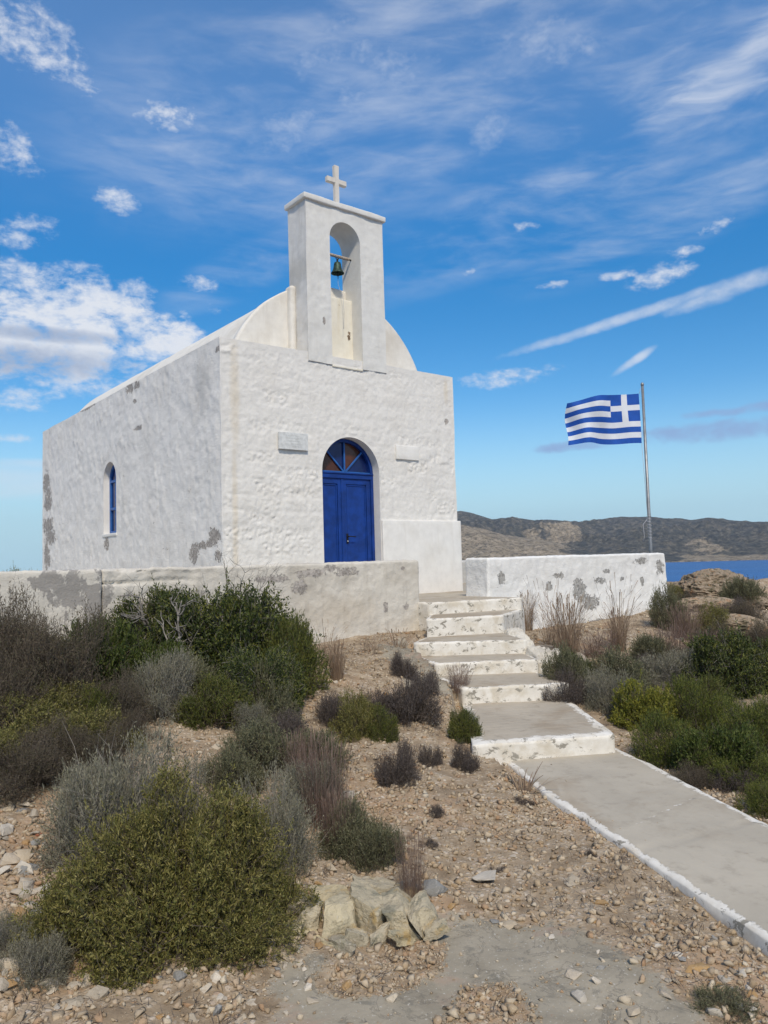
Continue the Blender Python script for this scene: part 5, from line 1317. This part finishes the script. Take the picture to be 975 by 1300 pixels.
# ------------------------------------------------------------------ plants
def orth(D, r_):
    A = r_.normal(size=D.shape); A -= D * (A * D).sum(-1, keepdims=True) / np.maximum((D * D).sum(-1, keepdims=True), 1e-9)
    return A / np.maximum(np.linalg.norm(A, axis=-1, keepdims=True), 1e-9)
def unit(V): return V / np.maximum(np.linalg.norm(V, axis=-1, keepdims=True), 1e-9)
def leaves_mesh(Pb, Dr, ll, lw, r_, fold=.0):
    n = len(Pb); S = orth(Dr, r_); L = (ll * r_.uniform(.7, 1.25, n))[:, None]; Wd = (lw * r_.uniform(.75, 1.2, n))[:, None]
    m_ = Pb + Dr * L * .5; V = np.stack([Pb, m_ + S * Wd / 2, Pb + Dr * L, m_ - S * Wd / 2], 1).reshape(-1, 3)
    return V, np.arange(n * 4).reshape(n, 4)
def ribbons(A, B, w, r_, mid_bend=.12):
    n = len(A); D = B - A; L = np.linalg.norm(D, axis=1, keepdims=True); S = orth(unit(D), r_); Bn = orth(unit(D), r_)
    C_ = (A + B) / 2 + Bn * L * mid_bend * r_.normal(size=(n, 1)); w = np.asarray(w).reshape(-1, 1) * np.ones((n, 1))
    V = np.stack([A - S * w / 2, A + S * w / 2, C_ + S * w * .4, C_ - S * w * .4, B + S * w * .15, B - S * w * .15], 1).reshape(-1, 3)
    i = np.arange(n) * 6
    F = np.concatenate([np.stack([i, i + 1, i + 2, i + 3], 1), np.stack([i + 3, i + 2, i + 4, i + 5], 1)]); return V, F
def bush(seed, lm, tm, nshoot=900, slen=.10, per=14, ll=.022, lw=.006, R=(.5, .45, .4), up=.5, lump=.28, shell=.35, spread=.7, branches=60, tw=.004, bare=.0, stray=.04, lumps=2.6, cut=.0):
    """crown of leafy shoots on a lumpy mound, plus its branches; two meshes, real size, base at origin"""
    r_ = np.random.default_rng(seed); R = np.array(R)
    nl = 26; ld_ = unit(r_.normal(size=(nl * 2, 3))); ld_ = ld_[ld_[:, 2] > -.05][:nl]
    LC = ld_ * r_.uniform(.35, .82, (len(ld_), 1)) * (1 + lump * .6 * fbm(ld_ * lumps, 3, seed))[:, None]; LR = r_.uniform(.20, .46, len(ld_)) * (1.15 - .35 * np.linalg.norm(LC, axis=1))
    li = r_.choice(len(LC), nshoot, p=LR ** 1.7 / (LR ** 1.7).sum()); d = unit(r_.normal(size=(nshoot, 3)) + LC[li] * .9 + np.array([0, 0, .15]))
    rad = 1 + .35 * fbm(d * 3 + LC[li] * 9, 3, seed)
    gap = fbm((LC[li] + d * LR[li][:, None]) * 4.5 + seed * 2, 3, seed + 5); keep = gap > -.40 + cut
    d, rad, li = d[keep], rad[keep], li[keep]
    t_ = 1 - shell * r_.uniform(0, 1, len(d)) ** 1.6; st = r_.uniform(0, 1, len(d)) < stray; t_ = np.where(st, t_ * r_.uniform(1.05, 1.5, len(d)), t_)
    P = (LC[li] + d * (LR[li] * rad * t_)[:, None]) * R * 1.04; P[:, 2] = np.where(P[:, 2] < 0, r_.uniform(0, .12, len(P)) * R[2], P[:, 2])
    dr = unit(unit(P * np.array([1, 1, 1.2]) / R) + np.array([0, 0, up * .5]) + r_.normal(0, .55, P.shape))
    L = slen * r_.uniform(.6, 1.3, len(P)); A = P - dr * (L * .5)[:, None]; B = P + dr * (L * .6)[:, None]
    # leaves
    n = len(P); tt = (np.arange(per) + .5) / per; tt = np.tile(tt, n) + r_.uniform(-.5, .5, n * per) / per
    ia = np.repeat(np.arange(n), per); base = A[ia] + (B - A)[ia] * tt[:, None]
    ld = unit(dr[ia] * (1.0 - spread * .4) + orth(dr[ia], r_) * spread * r_.uniform(.6, 1.3, (len(ia), 1)))
    if bare: k = r_.uniform(0, 1, len(ia)) > bare; base, ld = base[k], ld[k]
    V, F = leaves_mesh(base, ld, ll, lw, r_)
    fol = raw_mesh('foliage', V, F, lm, False)
    q_ = LC * R; ra = r_.normal(0, .04, q_.shape) * R; ra[:, 2] = -.03
    V5, F5 = ribbons(ra, q_, tw * 4.5, r_, .16)
    # twigs: shoots, and branches from the root to some of the shoots
    V1, F1 = ribbons(A - dr * (L * .5)[:, None], B, tw * .6, r_, .05)
    sel = r_.integers(0, n, branches * 5); root = r_.normal(0, .06, (len(sel), 3)) * R; root[:, 2] = -.03
    mid_ = A[sel] * .5 + root * .5 + r_.normal(0, .07, (len(sel), 3)) * R; mid_[:, 2] += .05 * R[2]
    V2, F2 = ribbons(root, mid_, tw * 2.0, r_, .1); V3, F3 = ribbons(mid_, A[sel], tw * 1.1, r_, .12)
    dd_ = unit(r_.normal(size=(26, 3)) + np.array([0, 0, .7])); e0 = dd_ * R * .75; e1 = dd_ * R * r_.uniform(1.0, 1.25, (26, 1)) + r_.normal(0, .05, (26, 3))
    V6, F6 = ribbons(e0, e1, tw, r_, .15)
    parts_ = [(V1, F1), (V2, F2), (V3, F3), (V5, F5), (V6, F6)]; o_ = np.cumsum([0] + [len(a_) for a_, _ in parts_])
    V4 = np.concatenate([a_ for a_, _ in parts_]); F4 = np.concatenate([b_ + o_[k] for k, (_, b_) in enumerate(parts_)])
    tws = raw_mesh('branches', V4, F4, tm, False)
    return fol, tws
def grass(seed, lm, n=220, h=.5, w=.004, spread=.25, droop=.5, seeds=True, base=.06, segs=5):
    r_ = np.random.default_rng(seed); a = r_.uniform(0, 2 * np.pi, n); rr_ = base * np.sqrt(r_.uniform(0, 1, n))
    P0 = np.stack([rr_ * np.cos(a), rr_ * np.sin(a), np.full(n, -.02)], -1)
    a2 = a + r_.normal(0, .7, n); lean = np.abs(r_.normal(0, spread, n)); H = h * r_.uniform(.45, 1.1, n); dp = droop * r_.uniform(0, 1, n) ** 2
    hd = np.stack([np.cos(a2), np.sin(a2), a2 * 0], -1); S = np.stack([-np.sin(a2 + r_.normal(0, .8, n)), np.cos(a2), a2 * 0], -1)
    rows = []
    for k in range(segs + 1):
        t_ = k / segs; c = P0 + hd * (H * (lean * t_ + dp * t_ ** 3))[:, None] + np.array([0, 0, 1.]) * (H * (t_ - dp * .55 * t_ ** 3))[:, None]
        ww = w * (1 - .75 * t_) if not seeds else w * (1 - .7 * t_ + (1.2 * (t_ > .8)))
        rows += [c - S * ww / 2, c + S * ww / 2]
    V = np.stack(rows, 1).reshape(-1, 3); i = (np.arange(n) * 2 * (segs + 1))[:, None]
    F = np.concatenate([np.concatenate([i + 2 * k, i + 2 * k + 1, i + 2 * k + 3, i + 2 * k + 2], 1) for k in range(segs)])
    return raw_mesh('blades', V, F, lm, False), None
K = {}
def reg(key, fn, R, n=2): K[key] = ([fn(s) for s in range(n)], R)
reg('lentisk', lambda s: bush(10 + s, M['lentisk'], M['bark'], 3600, .13, 13, .034, .015, (.8, .75, .75), .3, .42, .5, .8, 60, .007, cut=.05, lumps=2.1), (.8, .75))
reg('juniper', lambda s: bush(20 + s, M['lentisk2'], M['twig'], 2600, .13, 18, .026, .007, (.5, .5, .5), .7, .30, .4, .5, 40, .005), (.5, .5))
reg('olive', lambda s: bush(30 + s, M['olive'], M['twig'], 9500, .090, 14, .023, .0064, (.72, .66, .62), .6, .60, .40, .8, 170, .0036, stray=.12, lumps=2.7, cut=.16), (.72, .62), 1)
reg('olives', lambda s: bush(35 + s, M['olive'], M['twig'], 2200, .08, 13, .021, .0062, (.4, .38, .32), .4, .32, .5, .8, 60, .0034, stray=.07), (.4, .32))
reg('bright', lambda s: bush(40 + s, M['bright'], M['twig'], 2400, .10, 12, .030, .011, (.5, .5, .36), .6, .30, .4, .7, 40, .004), (.5, .36))
reg('heath', lambda s: bush(50 + s, M['heath'], M['twig'], 2900, .11, 16, .021, .0055, (.55, .55, .42), .8, .36, .40, .55, 40, .004, stray=.10), (.55, .42))
reg('spurge', lambda s: bush(60 + s, M['spurge'], M['twig'], 1500, .09, 18, .028, .009, (.42, .42, .34), .8, .22, .3, .6, 40, .005), (.42, .34), 1)
reg('silver', lambda s: bush(70 + s, M['silver'], M['paletwig'], 2600, .11, 12, .020, .0052, (.45, .43, .40), 1.0, .28, .5, .5, 110, .003, stray=.10, cut=.06), (.45, .40), 2)
reg('sage', lambda s: bush(75 + s, M['sage'], M['twig'], 1500, .10, 12, .022, .0065, (.36, .36, .27), .9, .26, .5, .55, 80, .003, stray=.1), (.36, .27), 2)
reg('brown', lambda s: bush(80 + s, M['brown'], M['twig'], 3300, .12, 8, .018, .0050, (.55, .52, .42), .6, .30, .55, .7, 200, .0035, stray=.12, cut=.05), (.55, .42), 2)
reg('mauve', lambda s: bush(85 + s, M['mauve'], M['twig'], 1500, .07, 9, .014, .0042, (.28, .28, .18), .8, .24, .5, .6, 120, .0026, stray=.12), (.28, .18), 2)
reg('drygrass', lambda s: grass(90 + s, M['drygrass'], 330, .55, .0048, .16, .35, base=.10), (.25, .52))
reg('redgrass', lambda s: grass(94 + s, M['redgrass'], 420, .42, .0034, .22, .25, base=.16), (.25, .40))
reg('archgrass', lambda s: grass(97 + s, M['drygrass'], 90, .75, .0042, .22, 1.0, base=.07), (.45, .62))
reg('thingrass', lambda s: grass(99 + s, M['drygrass'], 60, .35, .0034, .30, .6, base=.05), (.22, .32))
reg('spiky', lambda s: grass(101 + s, M['drygrass'], 34, .16, .012, .8, .4, seeds=False, base=.03), (.13, .11), 1)
used_pl = {}
def plant(key, u, v, wpx, hpx, name, label, cat='shrub', group=None, var=None, rz=None, dd=None):
    protos, (Rw, Rh) = K[key]; t0_ = protos[0][1] is not None
    if dd is None: p, d = ground_at(u, v)
    else:
        q_ = CAM + dd * ray(u, v); p = np.array([q_[0], q_[1], ground_h(q_[:1], q_[1:2], False)[0]]); d = dd
    d0_ = d; v2 = v
    if t0_ and dd is None:      # v is the lowest visible edge of the crown: its root stands further back
        for _ in range(3):
            gh = CAM[2] - p[2]; fore = gh / d; v2 = v - .5 * wpx * fore * .75; pn_, dn_ = ground_at(u, v2)
            if dn_ > d0_ * 1.25: v2 = v; break
            p, d = pn_, dn_
        hpx = max(hpx * .35, hpx - (v - v2) - .18 * wpx * fore)
    used_pl[key] = used_pl.get(key, -1) + 1
    f_, t_ = protos[(used_pl[key] if var is None else var) % len(protos)]
    if t0_: wpx *= 1.14; hpx *= 1.30
    w = wpx * d / 976. / 2; h = hpx * d / 976.
    o = thing(name, label, cat, (p[0], p[1], float(ground_h(p[:1], p[1:2])[0]) - .02), group, rz=r_.uniform(0, 6.28) if rz is None else rz)
    sx, sz = w / Rw, h / (Rh * (1.12 if t_ is not None else 1.0))
    if t_ is not None: sx /= 1.12
    for me_, nm in ((f_, 'foliage' if t_ is not None else 'blades'), (t_, 'branches')):
        if me_ is None: continue
        c = obj(nm, me_, o)
    o.scale = (sx, sx, sz)
    return o
#            kind      u    v   w    h   name, label
PL = [
 ('redgrass', 905, 790, 50, 22, 'dry_grass_tuft', 'low brown grass among the headland rocks, middle'),
 ('brown', 880, 775, 50, 22, 'dry_bush', 'small brown scrub on the left of the headland rocks'),
 ('mauve', 930, 785, 50, 22, 'cushion_shrub', 'low brown scrub patch on the headland rocks, right of middle'),
 ('brown', 925, 755, 40, 12, 'dry_bush', 'low scrub patch on the headland crest'),
 ('redgrass', 890, 835, 60, 34, 'dry_grass_tuft', 'brown grass at the foot of the headland, above the dark bush'),
 ('brown', -25, 805, 100, 44, 'dry_bush', 'grey-brown bush highest at the left edge, over the parapet foot'),
 ('olives', 40, 850, 110, 50, 'olive_shrub', 'brown-green bush right of the highest dry bush at the left'),
 ('brown', 120, 985, 120, 62, 'dry_bush', 'dark dry bush right above the big silver shrub'),
 ('olives', -5, 985, 110, 62, 'olive_shrub', 'dull olive bush cut by the left edge above the rubble'),
 ('brown', 60, 975, 130, 60, 'dry_bush', 'brown tangled bush between the two olive ones at the left'),
 ('silver', 112, 1045, 100, 70, 'silver_shrub', 'grey shrub left of the big silver one, above the rubble'),
 ('silver', 205, 1060, 130, 92, 'silver_shrub', 'grey shrub between the big silver one and the bare patch'),
 ('silver', 390, 1050, 110, 80, 'silver_shrub', 'grey shrub wrapped round the reddish twiggy tuft'),
 ('sage', 300, 1010, 90, 55, 'sage_shrub', 'grey-green shrub just below the pale round boulder'),
 ('mauve', 360, 950, 80, 44, 'cushion_shrub', 'brown-grey cushion below the right foot of the thicket'),
 ('redgrass', 430, 1075, 60, 70, 'dry_grass_tuft', 'reddish twigs between the whitish stone and the grey shrub'),
 ('olives', 300, 1240, 150, 90, 'olive_shrub', 'low olive shrub at the right foot of the very large one'),
 ('olives', 175, 1245, 160, 80, 'olive_shrub', 'low olive shrub at the front foot of the very large one'),
 ('silver', 15, 1215, 90, 66, 'silver_shrub', 'grey shrub at the left edge below the rubble'),
 ('mauve', 720, 905, 60, 40, 'cushion_shrub', 'brown cushion hugging the right side of the lower steps'),
 ('olives', 840, 915, 80, 36, 'heath_shrub', 'green heath between the pale grey shrub and the vivid ones'),
 ('heath', 945, 1005, 100, 60, 'heath_shrub', 'vivid green heath above the path at the right edge'),
 ('lentisk', 975, 880, 100, 66, 'lentisk_bush', 'dark bush cut by the right edge beside the dark green one'),
 ('sage', 800, 905, 70, 40, 'sage_shrub', 'dull grey shrub right behind the spurge'),
 ('brown', 860, 860, 70, 36, 'dry_bush', 'brown twigs left of the dark green bush'),
 ('lentisk', 292, 862, 190, 116, 'lentisk_bush', 'large dark green bush against the parapet, its twigs reaching over the wall top'),
 ('lentisk', 205, 842, 125, 92, 'lentisk_bush', 'dark green wind-bent bush with bare grey trunk left of the largest one'),
 ('juniper', 366, 880, 95, 100, 'juniper_bush', 'yellowish green bush at the right end of the thicket by the parapet'),
 ('bright', 118, 880, 130, 78, 'green_shrub', 'fresh green low shrub between the brown bushes and the thicket'),
 ('bright', 180, 880, 120, 70, 'green_shrub', 'fresh green low shrub under the wind-bent bush'),
 ('silver', 207, 918, 105, 78, 'silver_shrub', 'grey-leaved shrub in front of the dark thicket'),
 ('juniper', 268, 925, 100, 62, 'green_shrub', 'yellow-green low shrub at the foot of the thicket'),
 ('lentisk', 325, 912, 140, 90, 'green_shrub', 'dark green lower bush between the thicket and the grey shrubs'),
 ('sage', 335, 925, 80, 66, 'sage_shrub', 'pale green upright shrub at the right foot of the thicket'),
 ('juniper', 120, 930, 60, 60, 'green_shrub', 'tall pale-stemmed green plant left of the grey-leaved shrub'),
 ('brown', 5, 872, 170, 96, 'dry_bush', 'dark brown twiggy bush high at the left edge against the parapet'),
 ('brown', 75, 905, 175, 110, 'dry_bush', 'brown dry bush in the middle of the left thicket'),
 ('brown', -10, 925, 150, 95, 'dry_bush', 'dark dry bush cut by the left edge, halfway down'),
 ('olives', 30, 950, 150, 62, 'olive_shrub', 'olive-brown low shrub at the left edge under the dry bushes'),
 ('olives', 115, 965, 120, 62, 'olive_shrub', 'yellowish brown shrub just above the big silver shrub'),
 ('brown', 25, 1010, 150, 72, 'dry_bush', 'dark bare twiggy bush above the left rubble'),
 ('brown', 150, 925, 110, 62, 'dry_bush', 'brown-grey dry bush between the fresh green shrub and the grey-leaved one'),
 ('olives', 60, 930, 120, 62, 'olive_shrub', 'green-brown shrub between the dry bushes, a little in from the left edge'),
 ('sage', 235, 900, 90, 60, 'sage_shrub', 'dull green shrub under the large dark bush, behind the yellow-green one'),
 ('brown', 170, 950, 70, 45, 'dry_bush', 'small dry twiggy bush left of the bare stony patch'),
 ('silver', 140, 1095, 190, 150, 'silver_shrub', 'big silver-grey shrub behind the large olive-green one'),
 ('olive', 228, 1222, 290, 235, 'olive_shrub', 'very large olive-green shrub filling the lower left foreground'),
 ('olives', 105, 1215, 150, 120, 'olive_shrub', 'green lower-left lobe shrub beside the very large one'),
 ('silver', 45, 1258, 110, 80, 'silver_shrub', 'grey shrub low in the bottom left corner'),
 ('silver', 345, 1110, 130, 120, 'silver_shrub', 'grey-green shrub right behind the very large olive one'),
 ('olives', 335, 1185, 130, 105, 'olive_shrub', 'olive shrub at the right side of the very large one'),
 ('sage', 340, 985, 120, 62, 'sage_shrub', 'grey-green rounded shrub below the thicket, right of the bare patch'),
 ('sage', 400, 985, 90, 60, 'sage_shrub', 'dull grey shrub right of the rounded grey-green one'),
 ('silver', 320, 935, 70, 40, 'silver_shrub', 'low grey shrub just under the thicket'),
 ('redgrass', 412, 1050, 80, 105, 'dry_grass_tuft', 'reddish dry twiggy tuft in the middle of the slope', ),
 ('redgrass', 385, 1000, 60, 70, 'dry_grass_tuft', 'reddish dry tuft among the grey shrubs'),
 ('sage', 440, 1090, 90, 66, 'sage_shrub', 'dark grey shrub above the blocky outcrop'),
 ('sage', 475, 1105, 85, 60, 'sage_shrub', 'pale green-grey shrub touching the blocky outcrop'),
 ('redgrass', 524, 1148, 44, 90, 'dry_grass_tuft', 'reddish tuft standing right behind the blocky outcrop'),
 ('mauve', 478, 912, 70, 32, 'cushion_shrub', 'dark grey-brown cushion left behind the purplish one'),
 ('mauve', 518, 922, 86, 54, 'cushion_shrub', 'purplish brown cushion shrub, largest on the bank beside the steps'),
 ('olives', 452, 940, 70, 55, 'cushion_shrub', 'brown-topped green cushion shrub left of the purplish one'),
 ('juniper', 482, 943, 55, 44, 'cushion_shrub', 'bright olive-green cushion in the middle of the bank'),
 ('mauve', 425, 925, 60, 40, 'cushion_shrub', 'grey-brown cushion at the left of the green cushion'),
 ('mauve', 512, 860, 40, 28, 'cushion_shrub', 'small grey cushion high on the bank'),
 ('mauve', 540, 885, 44, 30, 'cushion_shrub', 'small mauve cushion at the edge of the bank by the steps'),
 ('juniper', 591, 943, 42, 46, 'cushion_shrub', 'round green shrub touching the left side of the lowest step'),
 ('mauve', 503, 1003, 66, 52, 'cushion_shrub', 'grey twiggy cushion on open gravel below the bank'),
 ('mauve', 546, 972, 34, 26, 'cushion_shrub', 'small mauve cushion below the bank, right'),
 ('mauve', 592, 980, 40, 34, 'cushion_shrub', 'grey cushion under the round green shrub'),
 ('mauve', 552, 1036, 32, 16, 'cushion_shrub', 'flat little mauve tuft on the open gravel'),
 ('mauve', 545, 1082, 26, 14, 'cushion_shrub', 'tiny dark red-brown tuft low on the gravel slope'),
 ('mauve', 632, 1108, 26, 13, 'cushion_shrub', 'dark brown tuft beside the flat pale slab'),
 ('mauve', 750, 1092, 16, 14, 'cushion_shrub', 'dark tuft in the gravel near the path'),
 ('mauve', 665, 1025, 34, 14, 'cushion_shrub', 'low dark tuft just left of the path start'),
 ('mauve', 860, 1143, 40, 13, 'cushion_shrub', 'low brown tuft beside the path edge, right'),
 ('spiky', 664, 1003, 56, 26, 'dry_rosette', 'straw-coloured spiky dry rosette at the left corner of the path'),
 ('drygrass', 428, 862, 40, 49, 'dry_grass_tuft', 'tan grass tuft right of the thicket by the parapet'),
 ('archgrass', 415, 845, 90, 49, 'dry_grass_tuft', 'thin arching stalks against the old parapet'),
 ('thingrass', 505, 822, 80, 24, 'dry_grass_tuft', 'sparse dry grass along the foot of the old parapet'),
 ('thingrass', 475, 826, 50, 22, 'dry_grass_tuft', 'short brown grass at the wall foot left of the steps'),
 ('redgrass', 583, 876, 36, 32, 'dry_grass_tuft', 'small dry tuft at the left edge of the middle steps'),
 ('drygrass', 722, 832, 62, 73, 'dry_grass_tuft', 'dense tall rusty grass tuft before the white parapet'),
 ('archgrass', 700, 820, 100, 72, 'dry_grass_tuft', 'tall thin grass behind the dense rusty tuft'),
 ('drygrass', 668, 800, 40, 48, 'dry_grass_tuft', 'slender reddish grass nearest the pier of the white parapet'),
 ('drygrass', 786, 826, 40, 51, 'dry_grass_tuft', 'rusty grass tuft right of the dense one'),
 ('archgrass', 786, 822, 110, 76, 'dry_grass_tuft', 'arching grass stalks over the right rusty tuft'),
 ('redgrass', 760, 835, 60, 34, 'dry_grass_tuft', 'short reddish grass between the two rusty tufts'),
 ('sage', 720, 880, 62, 50, 'sage_shrub', 'grey-green plant inside the low curved kerb'),
 ('bright', 722, 862, 50, 30, 'green_shrub', 'fresh green sprig behind the low curved kerb'),
 ('sage', 705, 888, 30, 26, 'sage_shrub', 'small grey plant against the right side of the steps'),
 ('silver', 770, 905, 80, 55, 'silver_shrub', 'grey shrub left of the yellow-green spurge'),
 ('sage', 790, 878, 90, 46, 'sage_shrub', 'grey shrub behind the yellow-green spurge'),
 ('silver', 850, 880, 100, 48, 'silver_shrub', 'pale grey shrub between the spurge and the dark bush'),
 ('sage', 828, 842, 56, 36, 'sage_shrub', 'small grey shrub on bare ground before the parapet end'),
 ('spurge', 815, 930, 84, 56, 'spurge', 'yellow-green domed spurge beside the lowest step'),
 ('lentisk', 930, 885, 130, 84, 'lentisk_bush', 'dark green bush at the right edge, below the headland'),
 ('juniper', 905, 910, 60, 48, 'green_shrub', 'olive-topped shrub behind the fresh heath'),
 ('heath', 850, 975, 105, 66, 'heath_shrub', 'vivid green heath nearest the spurge'),
 ('bright', 915, 990, 115, 74, 'heath_shrub', 'largest vivid green heath, right of the path'),
 ('heath', 970, 965, 110, 84, 'heath_shrub', 'vivid green heath cut by the right edge, upper'),
 ('heath', 880, 930, 100, 66, 'heath_shrub', 'vivid green heath behind the others'),
 ('silver', 940, 930, 70, 40, 'silver_shrub', 'white-grey sprigs poking out of the green heath'),
 ('heath', 985, 1045, 80, 60, 'heath_shrub', 'green heath low at the right edge beside the path'),
 ('brown', 875, 1005, 80, 36, 'dry_bush', 'brown dead twigs between the heath and the path'),
 ('mauve', 935, 1010, 60, 34, 'cushion_shrub', 'brown cushion between heath and path, right'),
 ('redgrass', 872, 812, 50, 44, 'dry_grass_tuft', 'reddish dry grass just past the white parapet end'),
 ('redgrass', 850, 838, 56, 46, 'dry_grass_tuft', 'reddish dry grass in front of the parapet end'),
 ('sage', 850, 800, 50, 44, 'sage_shrub', 'grey shrub against the right end of the white parapet'),
 ('olives', 895, 810, 60, 40, 'olive_shrub', 'olive shrub at the left foot of the headland rocks'),
 ('brown', 955, 802, 70, 34, 'dry_bush', 'dark grey-brown bush on the headland, right edge'),
 ('sage', 945, 772, 60, 36, 'sage_shrub', 'grey bush under the headland crest, right'),
 ('olives', 855, 762, 30, 20, 'olive_shrub', 'small dark round bush right beside the parapet top corner'),
 ('brown', 915, 835, 90, 40, 'dry_bush', 'brown twiggy bush behind the dark green bush'),
 ('brown', 975, 842, 70, 50, 'dry_bush', 'brown twiggy bush at the right edge above the dark bush'),
 ('mauve', 820, 860, 60, 26, 'cushion_shrub', 'low brown cushion on bare ground right of the rusty tufts'),
 ('sage', 920, 1300, 90, 50, 'sage_shrub', 'thin grey twigs at the bottom edge, right'),
]
for row in PL:
    k_, u, v, w_, h_, nm, lab = row
    cat = 'grass' if 'grass' in nm or 'rosette' in nm else 'shrub'
    if nm == 'spurge': cat = 'plant'
    plant(k_, u, v, w_, h_, nm, lab, cat)
# bare gnarled branches in the wind-bent bush
def gnarl(seed, org, L0, n, r0, mat, parent, name='trunk', lean=(0, 0, 1)):
    rr_ = random.Random(seed); bm = bmesh.new()
    def grow(p, d, L, r, depth):
        pts = [p]; 
        for k in range(6):
            d = (d + Vector((rr_.gauss(0, .22), rr_.gauss(0, .22), rr_.gauss(.03, .18)))).normalized(); p = p + d * L / 6; pts.append(p)
        add_tube(bm, pts, [r * (1 - .5 * i / 6) for i in range(7)], 6, True)
        if depth > 0:
            for _ in range(3 if depth > 1 else 4):
                k = rr_.randint(2, 6); grow(pts[k], (d + Vector((rr_.gauss(0, .8), rr_.gauss(0, .8), rr_.gauss(.2, .4)))).normalized(), L * .62, r * .5, depth - 1)
    for k in range(n): grow(Vector(org), (Vector(lean) + Vector((rr_.gauss(0, .5), rr_.gauss(0, .5), 0))).normalized(), L0, r0, 3)
    return bm_obj(name, bm, mat, parent, True)
tb, td = ground_at(212, 838)
gt = thing('dead_branches', 'bare pale grey gnarled branches showing between the two dark bushes by the parapet', 'branch', (tb[0] - .05, tb[1] - .35, tb[2]))
gnarl(3, (0, 0, 0), .55, 3, .035, M['paletwig'], gt, 'trunk', (-.1, -.4, 1))
tb, td = ground_at(285, 835)
gt = thing('dead_branches', 'wiry leafless shoots rising above the largest dark bush towards the chapel corner', 'branch', (tb[0], tb[1] - .1, tb[2]))
gnarl(8, (0, 0, .3), .55, 4, .010, M['bark'], gt, 'branches_bare', (.45, .1, 1))
tb = onY(22, 726, -1.2)
o = plant('olives', 18, 760, 60, 40, 'far_shrub', 'tiny dark shrub top just showing over the left end of the parapet', dd=14.)
o.location = (onY(18, 726, 3.)[0], 3., .0); o.scale = (1.0, 1.0, 1.9)
# small litter of dry stalks and seedlings, uncountable
r_ = np.random.default_rng(77)
n = 5200; X = r_.uniform(-6.6, 9, n); Y = r_.uniform(-9.2, -2.2, n); k = free_of_built(X, Y, .03) & (rockmask(X, Y) < .3) & (np.abs(inview(X, Y)) < .62) & (clumpn(X, Y, 1.1, 33) > -.05)
X, Y = X[k], Y[k]; P = np.stack([X, Y, ground_h(X, Y)], -1)
ia = np.repeat(np.arange(len(P)), 9); Pb = P[ia] + np.c_[r_.normal(0, .025, (len(ia), 2)), np.zeros(len(ia))]
Dn = unit(np.c_[r_.normal(0, .6, (len(ia), 2)), np.abs(r_.normal(.6, .4, len(ia)))])
V, F = ribbons(Pb, Pb + Dn * r_.uniform(.02, .075, (len(ia), 1)), .0028, r_, .2)
o = obj('dry_litter', raw_mesh('dry_litter', V, F, M['mauve'])); tag(o, 'tiny dry stalks and dead seedlings scattered over the stony slope', kind='stuff')
